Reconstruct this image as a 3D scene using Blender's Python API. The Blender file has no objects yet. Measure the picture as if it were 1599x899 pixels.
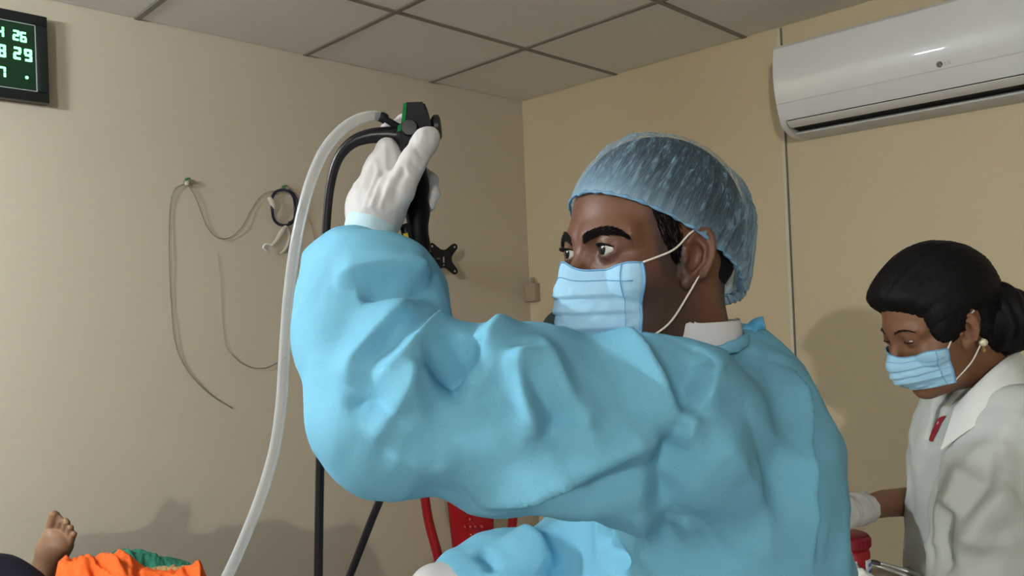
import bpy, bmesh, math, random
import numpy as np
from mathutils import Vector, Matrix, noise
from mathutils.bvhtree import BVHTree

random.seed(7)
scene = bpy.context.scene
COL = scene.collection

# ------------------------------------------------------------------ camera
FPX, YAW, PIT, ROL = 1219.545, 0.7869, 0.0134, -0.0403
CAM = np.array([-2.6966, -2.5722, 1.5])
c_f = np.array([math.sin(YAW)*math.cos(PIT), math.cos(YAW)*math.cos(PIT), math.sin(PIT)])
_r = np.array([math.cos(YAW), -math.sin(YAW), 0.0])
_u = np.cross(_r, c_f)
c_r = _r*math.cos(ROL) + _u*math.sin(ROL)
c_u = -_r*math.sin(ROL) + _u*math.cos(ROL)
R0 = _r.copy()                                        # level image-right
F0 = np.array([math.sin(YAW), math.cos(YAW), 0.0])     # level view direction
UP = np.array([0, 0, 1.0])
camd = bpy.data.cameras.new('camera')
camd.sensor_width = 36.0
camd.lens = 36.0*FPX/1599.0
camd.clip_start = 0.02
cam = bpy.data.objects.new('camera', camd)
COL.objects.link(cam)
m = Matrix.Identity(4)
for i in range(3):
    m[i][0] = c_r[i]; m[i][1] = c_u[i]; m[i][2] = -c_f[i]; m[i][3] = CAM[i]
cam.matrix_world = m
scene.camera = cam

# ------------------------------------------------------------------ world and exposure
world = bpy.data.worlds.new('world')
scene.world = world
world.use_nodes = True
world.node_tree.nodes['Background'].inputs[0].default_value = (0.75, 0.8, 0.9, 1)
world.node_tree.nodes['Background'].inputs[1].default_value = 0.05
scene.view_settings.view_transform = 'Standard'
scene.view_settings.look = 'None'
scene.view_settings.gamma = 1.0
scene.view_settings.use_curve_mapping = False
scene.view_settings.exposure = -0.15
TUBE_POWER = 800.0       # radiance of the hanging tube lamp (left of the view)
BULB_POWER = 1750.0      # radiance of the globe lamp far behind the camera

# ------------------------------------------------------------------ helpers
def ray(px, py): return c_f + c_r*(px-799.5)/FPX - c_u*(py-449.5)/FPX
def P(px, py, d): return CAM + d*ray(px, py)
def WL(px, py, o=0.0):
    d = ray(px, py); return CAM + d*((-o-CAM[1])/d[1])
def WR(px, py, o=0.0):
    d = ray(px, py); return CAM + d*((-o-CAM[0])/d[0])

MATS = {}
def nodes_of(name):
    mt = bpy.data.materials.new(name); mt.use_nodes = True
    nt = mt.node_tree; b = nt.nodes['Principled BSDF']
    MATS[name] = mt
    return mt, nt, b
def mat(name, col, rough=0.6, metal=0.0, spec=0.5, var=0.0, vscale=20.0, bump=0.0, bscale=60.0, sss=0.0, trans=0.0, coat=0.0, detail=4.0, bdist=0.002, sheen=0.0, stretch=None, emit=None, estr=0.0, alpha=1.0):
    mt, nt, b = nodes_of(name)
    L = nt.links.new
    b.inputs['Base Color'].default_value = (*col, 1)
    b.inputs['Roughness'].default_value = rough
    b.inputs['Metallic'].default_value = metal
    b.inputs['Specular IOR Level'].default_value = spec
    b.inputs['Coat Weight'].default_value = coat
    b.inputs['Sheen Weight'].default_value = sheen
    b.inputs['Alpha'].default_value = alpha
    b.inputs['Transmission Weight'].default_value = trans
    if sss:
        b.inputs['Subsurface Weight'].default_value = sss
        b.inputs['Subsurface Radius'].default_value = (0.012, 0.005, 0.003)
    if emit:
        b.inputs['Emission Color'].default_value = (*emit, 1)
        b.inputs['Emission Strength'].default_value = estr
    tc = nt.nodes.new('ShaderNodeTexCoord')
    src = tc.outputs['Object']
    if stretch:
        mp = nt.nodes.new('ShaderNodeMapping'); mp.inputs['Scale'].default_value = stretch
        L(src, mp.inputs['Vector']); src = mp.outputs['Vector']
    if var or not bump:
        n = nt.nodes.new('ShaderNodeTexNoise'); n.inputs['Scale'].default_value = vscale; n.inputs['Detail'].default_value = detail
        L(src, n.inputs['Vector'])
        mx = nt.nodes.new('ShaderNodeMix'); mx.data_type = 'RGBA'
        v = var if var else 0.03
        mx.inputs['A'].default_value = (*[max(0, c*(1-v)) for c in col], 1)
        mx.inputs['B'].default_value = (*[min(1, c*(1+v)) for c in col], 1)
        L(n.outputs['Fac'], mx.inputs['Factor']); L(mx.outputs['Result'], b.inputs['Base Color'])
    if bump:
        n2 = nt.nodes.new('ShaderNodeTexNoise'); n2.inputs['Scale'].default_value = bscale; n2.inputs['Detail'].default_value = 3
        L(src, n2.inputs['Vector'])
        bp = nt.nodes.new('ShaderNodeBump'); bp.inputs['Strength'].default_value = bump; bp.inputs['Distance'].default_value = bdist
        L(n2.outputs['Fac'], bp.inputs['Height']); L(bp.outputs['Normal'], b.inputs['Normal'])
    return mt

def root_loc(o):
    v = np.zeros(3)
    while o is not None:
        v += np.array(o.location); o = o.parent
    return v
def tag(o, label=None, cat=None, group=None, kind=None):
    if label: o['label'] = label
    if cat: o['category'] = cat
    if group: o['group'] = group
    if kind: o['kind'] = kind
    return o
def empty(name, loc, label=None, cat=None, group=None):
    o = bpy.data.objects.new(name, None); o.empty_display_size = 0.05
    o.location = tuple(float(x) for x in loc); COL.objects.link(o)
    return tag(o, label, cat, group)
def obj(name, V, F, material, parent=None, smooth=True, loc=None, angle=None):
    V = np.asarray(V, float)
    base = root_loc(parent)
    me = bpy.data.meshes.new(name)
    if loc is not None: base = np.asarray(loc, float)
    me.from_pydata((V-base).tolist(), [], [tuple(int(i) for i in f) for f in F] if not isinstance(F, list) else F)
    me.update()
    if isinstance(material, (list, tuple)):
        for k in material: me.materials.append(MATS[k])
    else: me.materials.append(MATS[material])
    if smooth:
        me.polygons.foreach_set('use_smooth', [True]*len(me.polygons))
        if angle: me.set_sharp_from_angle(angle=math.radians(angle))
    o = bpy.data.objects.new(name, me); COL.objects.link(o)
    if loc is not None and parent is None: o.location = tuple(base)
    if parent is not None: o.parent = parent
    return o
def from_bm(name, bm, material, parent=None, smooth=True, angle=35, loc=None):
    bmesh.ops.recalc_face_normals(bm, faces=bm.faces[:])
    bm.verts.index_update()
    V = [v.co[:] for v in bm.verts]; F = [[v.index for v in f.verts] for f in bm.faces]
    bm.free()
    return obj(name, V, F, material, parent, smooth, loc, angle)

class Parts:
    """collects shapes in one bmesh"""
    def __init__(s): s.bm = bmesh.new()
    def box(s, c, size, axes=None, bevel=0.0, seg=2):
        r = bmesh.ops.create_cube(s.bm, size=1.0)
        vs = r['verts']
        ax = axes if axes is not None else (np.array([1, 0, 0.]), np.array([0, 1, 0.]), np.array([0, 0, 1.]))
        c = np.asarray(c, float)
        if bevel:
            for v in vs: v.co = Vector((v.co.x*size[0], v.co.y*size[1], v.co.z*size[2]))
            es = list({e for v in vs for e in v.link_edges})
            rr = bmesh.ops.bevel(s.bm, geom=es, offset=bevel, segments=seg, affect='EDGES', profile=0.5)
            vs = list({v for f in rr['faces'] for v in f.verts} | {v for v in vs if v.is_valid})
            for v in vs:
                v.co = Vector(c + ax[0]*v.co.x + ax[1]*v.co.y + ax[2]*v.co.z)
        else:
            for v in vs: v.co = Vector(c + ax[0]*v.co.x*size[0] + ax[1]*v.co.y*size[1] + ax[2]*v.co.z*size[2])
        return s
    def tube(s, pts, rad, n=12, cap=True, sub=6, closed=False):
        V, F = sweep(pts, rad, n, sub, cap, closed)
        vs = [s.bm.verts.new(Vector(v)) for v in V]
        for f in F:
            try: s.bm.faces.new([vs[i] for i in f])
            except ValueError: pass
        return s
    def lathe(s, c, axis, prof, n=24, sx=1.0):
        c = np.asarray(c, float); axis = np.asarray(axis, float); axis = axis/np.linalg.norm(axis)
        t = np.array([1, 0, 0.]) if abs(axis[0]) < 0.8 else np.array([0, 1, 0.])
        e1 = np.cross(axis, t); e1 /= np.linalg.norm(e1); e2 = np.cross(axis, e1)
        rings = []
        for r, h in prof:
            rings.append([s.bm.verts.new(Vector(c+axis*h+(e1*math.cos(a)*sx+e2*math.sin(a))*max(r, 1e-5))) for a in [2*math.pi*k/n for k in range(n)]])
        for i in range(len(rings)-1):
            for k in range(n):
                s.bm.faces.new([rings[i][k], rings[i][(k+1) % n], rings[i+1][(k+1) % n], rings[i+1][k]])
        s.bm.faces.new(rings[0][::-1]); s.bm.faces.new(rings[-1])
        return s
    def prism(s, poly, e):
        """poly: list of 3D points, extruded by vector e"""
        e = np.asarray(e, float)
        a = [s.bm.verts.new(Vector(np.asarray(p, float))) for p in poly]
        b = [s.bm.verts.new(Vector(np.asarray(p, float)+e)) for p in poly]
        n = len(poly)
        s.bm.faces.new(a[::-1]); s.bm.faces.new(b)
        for i in range(n): s.bm.faces.new([a[i], a[(i+1) % n], b[(i+1) % n], b[i]])
        return s
    def build(s, name, material, parent=None, smooth=True, angle=35, loc=None):
        return from_bm(name, s.bm, material, parent, smooth, angle, loc)

def catmull(pts, sub, closed=False):
    pts = [np.asarray(p, float) for p in pts]
    n = len(pts)
    if n < 3 and not closed:
        return [pts[0]+(pts[-1]-pts[0])*t for t in np.linspace(0, 1, sub+1)]
    out = []
    rng = n if closed else n-1
    for i in range(rng):
        p0 = pts[(i-1) % n] if closed or i > 0 else 2*pts[0]-pts[1]
        p1 = pts[i]; p2 = pts[(i+1) % n]
        p3 = pts[(i+2) % n] if closed or i+2 < n else 2*pts[-1]-pts[-2]
        for k in range(sub):
            t = k/sub
            out.append(0.5*((2*p1)+(p2-p0)*t+(2*p0-5*p1+4*p2-p3)*t*t+(3*p1-p0-3*p2+p3)*t**3))
    if not closed: out.append(pts[-1])
    return out
def sweep(pts, rad, n=12, sub=6, cap=True, closed=False):
    pts = list(pts)
    if np.isscalar(rad): rad = [rad]*len(pts)
    Q = [np.append(np.asarray(p, float), r) for p, r in zip(pts, rad)]
    S = catmull(Q, sub, closed) if sub > 1 or closed else Q
    C = [q[:3] for q in S]; R = [max(q[3], 1e-5) for q in S]
    m_ = len(C)
    T = []
    for i in range(m_):
        a = C[(i-1) % m_] if closed or i > 0 else C[0]
        b = C[(i+1) % m_] if closed or i < m_-1 else C[-1]
        t = b-a; T.append(t/(np.linalg.norm(t)+1e-12))
    up = np.array([0, 0, 1.]) if abs(T[0][2]) < 0.9 else np.array([1, 0, 0.])
    nrm = np.cross(T[0], up); nrm /= np.linalg.norm(nrm)
    V, F = [], []
    for i in range(m_):
        nrm = nrm - T[i]*np.dot(nrm, T[i]); nrm /= np.linalg.norm(nrm)
        bn = np.cross(T[i], nrm)
        for k in range(n):
            a = 2*math.pi*k/n
            V.append(C[i]+(nrm*math.cos(a)+bn*math.sin(a))*R[i])
    for i in range(m_ if closed else m_-1):
        j = (i+1) % m_
        for k in range(n):
            F.append([i*n+k, i*n+(k+1) % n, j*n+(k+1) % n, j*n+k])
    if cap and not closed:
        F.append([k for k in range(n)][::-1]); F.append([(m_-1)*n+k for k in range(n)])
    return V, F
def tube(name, pts, rad, material, parent=None, n=12, sub=6, cap=True, closed=False):
    V, F = sweep(pts, rad, n, sub, cap, closed)
    return obj(name, V, F, material, parent)

# ---- implicit shapes: distance functions on (N,3) arrays, meshed by surface nets
def nrmz(v): v = np.asarray(v, float); return v/np.linalg.norm(v)
def rcone(p, a, b, ra, rb):
    a = np.asarray(a, float); b = np.asarray(b, float)
    ab = b-a; t = np.clip(((p-a)@ab)/(ab@ab), 0, 1)
    return np.linalg.norm(p-a-t[:, None]*ab, axis=1)-(ra+(rb-ra)*t)
def chain(p, pts, k=0.0):
    d = None
    for (a, ra), (b, rb) in zip(pts[:-1], pts[1:]):
        e = rcone(p, a, b, ra, rb)
        d = e if d is None else (np.minimum(d, e) if k == 0 else smin(d, e, k))
    return d
def ell(p, c, r):
    r = np.asarray(r, float); q = p-np.asarray(c, float)
    k0 = np.linalg.norm(q/r, axis=1); k1 = np.linalg.norm(q/(r*r), axis=1)+1e-9
    return k0*(k0-1)/k1
def smin(a, b, k):
    h = np.clip(0.5+0.5*(b-a)/k, 0, 1)
    return b+(a-b)*h-k*h*(1-h)
def smax(a, b, k): return -smin(-a, -b, k)

def mesh_sdf(f, xs, ys, zs, coarse=6, smooth=1, lip=1.35):
    """surface nets on a rectilinear grid; far blocks are skipped"""
    nx, ny, nz = len(xs), len(ys), len(zs)
    D = np.ones((nx, ny, nz), np.float32)
    bx = [(i, min(i+coarse, nx-1)) for i in range(0, nx-1, coarse)]
    by = [(i, min(i+coarse, ny-1)) for i in range(0, ny-1, coarse)]
    bz = [(i, min(i+coarse, nz-1)) for i in range(0, nz-1, coarse)]
    cx = np.array([(xs[a]+xs[b])/2 for a, b in bx]); hx = np.array([(xs[b]-xs[a])/2 for a, b in bx])
    cy = np.array([(ys[a]+ys[b])/2 for a, b in by]); hy = np.array([(ys[b]-ys[a])/2 for a, b in by])
    cz = np.array([(zs[a]+zs[b])/2 for a, b in bz]); hz = np.array([(zs[b]-zs[a])/2 for a, b in bz])
    G = np.stack(np.meshgrid(cx, cy, cz, indexing='ij'), -1).reshape(-1, 3)
    HR = np.sqrt((hx**2)[:, None, None]+(hy**2)[None, :, None]+(hz**2)[None, None, :])
    dc = f(G).reshape(len(bx), len(by), len(bz))
    near = np.abs(dc) <= HR*lip+0.004
    for i, (a0, a1) in enumerate(bx):
        for j, (b0, b1) in enumerate(by):
            for k, (e0, e1) in enumerate(bz):
                if not near[i, j, k] and dc[i, j, k] < 0: D[a0:a1+1, b0:b1+1, e0:e1+1] = -1
    idx = np.argwhere(near)
    mask = np.zeros((nx, ny, nz), bool)
    for i, j, k in idx:
        mask[bx[i][0]:bx[i][1]+1, by[j][0]:by[j][1]+1, bz[k][0]:bz[k][1]+1] = True
    I = np.argwhere(mask)
    pts = np.stack([xs[I[:, 0]], ys[I[:, 1]], zs[I[:, 2]]], 1)
    out = np.empty(len(pts), np.float32)
    for s in range(0, len(pts), 400000): out[s:s+400000] = f(pts[s:s+400000])
    D[mask] = out
    ins = D < 0
    s = np.zeros((nx-1, ny-1, nz-1), np.int8)
    for a in (0, 1):
        for b in (0, 1):
            for c in (0, 1): s += ins[a:nx-1+a, b:ny-1+b, c:nz-1+c]
    act = np.argwhere((s > 0) & (s < 8))
    cid = -np.ones((nx-1, ny-1, nz-1), np.int32)
    cid[act[:, 0], act[:, 1], act[:, 2]] = np.arange(len(act))
    acc = np.zeros((len(act), 3)); cnt = np.zeros(len(act))
    X = [xs, ys, zs]
    corners = [(a, b, c) for a in (0, 1) for b in (0, 1) for c in (0, 1)]
    for p in corners:
        for ax in range(3):
            if p[ax]: continue
            q = list(p); q[ax] = 1
            ia = act+np.array(p); ib = act+np.array(q)
            da = D[ia[:, 0], ia[:, 1], ia[:, 2]]; db = D[ib[:, 0], ib[:, 1], ib[:, 2]]
            cr = (da < 0) != (db < 0)
            t = np.where(cr, da/(da-db+1e-12), 0)
            for k in range(3):
                va = X[k][ia[:, k]]; vb = X[k][ib[:, k]]
                acc[:, k] += np.where(cr, va+(vb-va)*t, 0)
            cnt += cr
    V = acc/np.maximum(cnt, 1)[:, None]
    Fs = []
    for ax in range(3):
        sl0 = [slice(None)]*3; sl1 = [slice(None)]*3
        sl0[ax] = slice(0, -1); sl1[ax] = slice(1, None)
        a = ins[tuple(sl0)]; b = ins[tuple(sl1)]
        E = np.argwhere(a != b)
        o1, o2 = [(1, 2), (2, 0), (0, 1)][ax]
        ok = (E[:, o1] > 0) & (E[:, o2] > 0) & (E[:, o1] < [nx, ny, nz][o1]-1) & (E[:, o2] < [nx, ny, nz][o2]-1)
        E = E[ok]
        def cell(d1, d2):
            c = E.copy(); c[:, o1] -= d1; c[:, o2] -= d2
            return cid[c[:, 0], c[:, 1], c[:, 2]]
        q = np.stack([cell(1, 1), cell(0, 1), cell(0, 0), cell(1, 0)], 1)
        flip = ~a[E[:, 0], E[:, 1], E[:, 2]]
        q[flip] = q[flip][:, ::-1]
        Fs.append(q)
    Fq = np.concatenate(Fs)
    Fq = Fq[(Fq >= 0).all(1)]
    for _ in range(smooth): V = laplace(V, Fq, 0.5)
    return V, Fq
def grid(lo, hi, h): return np.arange(lo, hi+h, h)
def laplace(V, F, w):
    A = np.zeros_like(V); c = np.zeros(len(V))
    for i in range(F.shape[1]):
        j = (i+1) % F.shape[1]
        for a, b in ((i, j), (j, i)):
            for k in range(3): A[:, k] += np.bincount(F[:, a], V[F[:, b], k], len(V))
            c += np.bincount(F[:, a], minlength=len(V))
    return V*(1-w)+w*A/np.maximum(c, 1)[:, None]
def normals(V, F):
    n = np.cross(V[F[:, 2]]-V[F[:, 0]], V[F[:, 3]]-V[F[:, 1]])
    N = np.zeros_like(V)
    for i in range(4):
        for k in range(3): N[:, k] += np.bincount(F[:, i], n[:, k], len(V))
    return N/(np.linalg.norm(N, axis=1)[:, None]+1e-12)
def flip_out(V, F):
    """make faces point outwards"""
    vol = np.einsum('ij,ij->i', V[F[:, 0]]-V.mean(0), np.cross(V[F[:, 2]]-V[F[:, 0]], V[F[:, 3]]-V[F[:, 1]])).sum()
    return F if vol > 0 else F[:, ::-1]
def implicit(name, f, lo, hi, h, material, parent, smooth=1, fn=None, axes=None):
    lo = np.asarray(lo, float); hi = np.asarray(hi, float)
    V, F = mesh_sdf(f, grid(lo[0], hi[0], h), grid(lo[1], hi[1], h), grid(lo[2], hi[2], h), smooth=smooth)
    F = flip_out(V, F)
    if fn: V = fn(V, F)
    return obj(name, V, F.tolist(), material, parent), V, F
def noise3(V, scale, seed=0.0, octaves=3):
    return np.array([noise.fractal(Vector((v[0]*scale+seed, v[1]*scale+seed*1.7, v[2]*scale-seed)), 1.0, 2.0, octaves) for v in V])
def creases(V, N, bvh, specs):
    """sharp cloth folds. each: (points on the surface or pixels aimed at it, height, width on one side, width on the other)"""
    out = V.copy()
    for pts, amp, w1, w2 in specs:
        C = []
        for p in pts:
            d = ray(p[0], p[1])
            hit = bvh.ray_cast(Vector(CAM), Vector(d/np.linalg.norm(d)))
            if hit[0] is not None: C.append(np.array(hit[0]))
        if len(C) < 2: continue
        C = np.array(catmull(C, 6))
        lo = C.min(0)-3*max(w1, w2); hi = C.max(0)+3*max(w1, w2)
        sel = np.where(((V > lo) & (V < hi)).all(1))[0]
        if len(sel) == 0: continue
        best = np.full(len(sel), 1e9); side = np.zeros(len(sel)); tt = np.zeros(len(sel))
        for i in range(len(C)-1):
            ab = C[i+1]-C[i]; L2 = ab@ab+1e-12
            q = V[sel]-C[i]; t = np.clip(q@ab/L2, 0, 1)
            dv = q-t[:, None]*ab; dd = np.linalg.norm(dv, axis=1)
            up = dd < best
            best[up] = dd[up]
            tang = ab/math.sqrt(L2)
            lat = np.cross(N[sel], tang)
            side[up] = np.einsum('ij,ij->i', lat, dv)[up]
            tt[up] = ((i+t)/(len(C)-1))[up]
        w = np.where(side > 0, w1, w2)
        prof = np.clip(1-best/(w*2.2), 0, 1)**1.5
        fade = np.clip(np.minimum(tt, 1-tt)*5, 0, 1)**0.8
        out[sel] += N[sel]*(amp*prof*fade)[:, None]
    return out
# ------------------------------------------------------------------ materials of the room
def wall_mat(name, col):
    mt, nt, b = nodes_of(name); L = nt.links.new
    tc = nt.nodes.new('ShaderNodeTexCoord')
    n = nt.nodes.new('ShaderNodeTexNoise'); n.inputs['Scale'].default_value = 1.6; n.inputs['Detail'].default_value = 6
    n3 = nt.nodes.new('ShaderNodeTexNoise'); n3.inputs['Scale'].default_value = 90; n3.inputs['Detail'].default_value = 3
    L(tc.outputs['Object'], n.inputs['Vector']); L(tc.outputs['Object'], n3.inputs['Vector'])
    mx = nt.nodes.new('ShaderNodeMix'); mx.data_type = 'RGBA'
    mx.inputs['A'].default_value = (*[c*0.95 for c in col], 1); mx.inputs['B'].default_value = (*[c*1.05 for c in col], 1)
    L(n.outputs['Fac'], mx.inputs['Factor'])
    m2 = nt.nodes.new('ShaderNodeMix'); m2.data_type = 'RGBA'; m2.blend_type = 'MULTIPLY'; m2.inputs['Factor'].default_value = 0.12
    L(mx.outputs['Result'], m2.inputs['A']); L(n3.outputs['Color'], m2.inputs['B'])
    L(m2.outputs['Result'], b.inputs['Base Color'])
    bp = nt.nodes.new('ShaderNodeBump'); bp.inputs['Strength'].default_value = 0.15; bp.inputs['Distance'].default_value = 0.002
    L(n3.outputs['Fac'], bp.inputs['Height']); L(bp.outputs['Normal'], b.inputs['Normal'])
    b.inputs['Roughness'].default_value = 0.62; b.inputs['Specular IOR Level'].default_value = 0.25
    return mt
wall_mat('wall_paint', (0.59, 0.525, 0.415))
wall_mat('wall_paint_back', (0.30, 0.30, 0.27))  # unseen walls, dark tone picked to cut bounced light and raise contrast
wall_mat('wall_paint_right', (0.66, 0.555, 0.375))
mat('ceiling_tile', (0.82, 0.80, 0.755), 0.85, var=0.05, vscale=60, bump=0.25, bscale=180)
mat('ceiling_bar', (0.24, 0.23, 0.19), 0.6)
mat('floor_tile', (0.24, 0.23, 0.22), 0.35, var=0.08, vscale=5)
mat('grout', (0.2, 0.19, 0.18), 0.8)
mat('joint_dark', (0.16, 0.15, 0.13), 0.7)
mat('joint_pale', (0.66, 0.60, 0.47), 0.6)
mat('white_plastic', (0.74, 0.75, 0.75), 0.3, spec=0.5, coat=0.5)
mat('white_plastic_grey', (0.58, 0.585, 0.575), 0.35)
mat('black_slot', (0.012, 0.012, 0.012), 0.5)
mat('black_plastic', (0.008, 0.008, 0.009), 0.4, spec=0.3)
mat('black_rubber', (0.006, 0.006, 0.007), 0.34, spec=0.3)
mat('dark_grey', (0.05, 0.05, 0.05), 0.5)
mat('screw_metal', (0.6, 0.6, 0.6), 0.3, metal=1.0)
mat('lamp_metal', (0.7, 0.7, 0.7), 0.4, metal=0.3)
mat('tube_glow', (0.9, 0.95, 1.0), 0.5, emit=(0.88, 0.96, 1.0), estr=TUBE_POWER)
mat('bulb_glow', (1.0, 0.95, 0.9), 0.5, emit=(1.0, 0.96, 0.90), estr=BULB_POWER)

X0, Y0, ZC = -7.2, -5.2, 2.435
def struct(name, c, size, material, parent=None, bevel=0.0):
    o = Parts().box(c, size, bevel=bevel).build(name, material, parent, smooth=False, loc=None if parent else c)
    if parent is None: o['kind'] = 'structure'
    return o
struct('wall_left', (X0/2, 0.06, ZC/2+0.05), (-X0+0.24, 0.12, ZC+0.1), 'wall_paint')
wall_r = struct('wall_right', (0.06, Y0/2-0.001, ZC/2+0.05), (0.12, -Y0, ZC+0.1), 'wall_paint_right')
struct('wall_back', (X0/2, Y0-0.06, ZC/2+0.05), (-X0+0.24, 0.12, ZC+0.1), 'wall_paint_back')
struct('wall_far_left', (X0-0.06, Y0/2, ZC/2+0.05), (0.12, -Y0, ZC+0.1), 'wall_paint_back')
# a vertical joint between the two boards of the right wall: pale edge and dark gap
jt = struct('trim_1', (-0.002, -1.297, ZC/2), (0.004, 0.012, ZC-0.002), 'joint_pale')
Parts().box((-0.0025, -1.3055, ZC/2), (0.005, 0.0055, ZC-0.002)).build('joint_gap', 'joint_dark', jt, smooth=False)
struct('floor', (X0/2, Y0/2, -0.03), (-X0, -Y0, 0.05), 'grout')
fl = bpy.data.objects['floor']
def share(name, me, material, loc, parent):
    o = bpy.data.objects.new(name, me); COL.objects.link(o); o.parent = parent
    o.location = tuple(float(v) for v in (np.array(loc)-root_loc(parent))); return o
ft = Parts().box((0, 0, 0), (0.594, 0.594, 0.01), bevel=0.001, seg=1).build('floor_tile', 'floor_tile', None, smooth=False)
ftm = ft.data; bpy.data.objects.remove(ft)
for i in range(12):
    for j in range(8):
        x, y = -0.33-0.6*i, -0.33-0.6*j
        if x-0.3 < X0 or y-0.3 < Y0: continue
        share('floor_tile', ftm, None, (x, y, -0.004), fl)
# ceiling: slab, bars and lay-in tiles
ce = struct('ceiling', (X0/2, Y0/2, ZC+0.08), (-X0, -Y0, 0.04), 'grout')
gx = [0.0]+[-0.561-0.6*k for k in range(12)]; gx = [g for g in gx if g > X0]+[X0]
gy = [0.0]+[-0.563-0.6*k for k in range(9)]; gy = [g for g in gy if g > Y0]+[Y0]
BW = 0.018
for g in gx[1:-1]:
    Parts().box((g, Y0/2, ZC+0.012), (BW, -Y0, 0.024)).build('ceiling_bar', 'ceiling_bar', ce, smooth=False)
for g in gy[1:-1]:
    Parts().box((X0/2, g, ZC+0.0125), (-X0, BW, 0.024)).build('ceiling_bar', 'ceiling_bar', ce, smooth=False)
cache = {}
for i in range(len(gx)-1):
    for j in range(len(gy)-1):
        a0, a1 = gx[i+1], gx[i]; b0, b1 = gy[j+1], gy[j]
        ea0 = BW/2 if i+1 < len(gx)-1 else 0; ea1 = BW/2 if i > 0 else 0.003
        eb0 = BW/2 if j+1 < len(gy)-1 else 0; eb1 = BW/2 if j > 0 else 0.003
        sx, sy = (a1-ea1)-(a0+ea0), (b1-eb1)-(b0+eb0)
        key = (round(sx, 4), round(sy, 4))
        if key not in cache:
            t = Parts().box((0, 0, 0), (sx, sy, 0.012), bevel=0.0015, seg=1).build('ceiling_tile', 'ceiling_tile', None, smooth=False)
            cache[key] = t.data; bpy.data.objects.remove(t)
        share('ceiling_tile', cache[key], None, ((a0+ea0+a1-ea1)/2, (b0+eb0+b1-eb1)/2, ZC+0.010), ce)

# ------------------------------------------------------------------ lamps of the room (all outside the view)
LT = np.array([-3.55, -0.90, 2.22])
t = empty('tube_light', (LT[0], LT[1], ZC), 'short white tube lamp hanging from the ceiling on two rods', 'lamp')
Parts().box(LT+np.array([0, 0, 0.045]), (0.66, 0.06, 0.04), bevel=0.005).build('batten', 'lamp_metal', t)
Parts().lathe(LT-np.array([0.30, 0, 0]), (1, 0, 0), [(0.015, 0), (0.016, 0.002), (0.016, 0.598), (0.015, 0.6)], 16).build('glowing_tube', 'tube_glow', t)
for s in (-1, 1):
    Parts().box(LT+np.array([s*0.315, 0, 0.008]), (0.03, 0.04, 0.05), bevel=0.004).build('socket', 'white_plastic', t)
    Parts().tube([LT+np.array([s*0.25, 0, 0.06]), np.array([LT[0]+s*0.25, LT[1], ZC])], 0.006, n=8, sub=2).build('rod', 'lamp_metal', t)
lp = np.array([-6.07, -4.76, 2.235])
t = empty('globe_lamp', (lp[0], lp[1], ZC), 'round white globe lamp hanging from the ceiling by the back wall', 'lamp')
Parts().lathe((lp[0], lp[1], ZC), (0, 0, -1), [(0.05, 0.0), (0.05, 0.015), (0.02, 0.03), (0.012, 0.035), (0.012, 0.10), (0.03, 0.11), (0.03, 0.145)], 20).build('ceiling_rose', 'lamp_metal', t)
Parts().lathe(lp, (0, 0, -1), [(0.07*math.sin(a), -0.07*math.cos(a)) for a in np.linspace(0.02, math.pi-0.02, 14)], 24).build('globe', 'bulb_glow', t)

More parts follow.
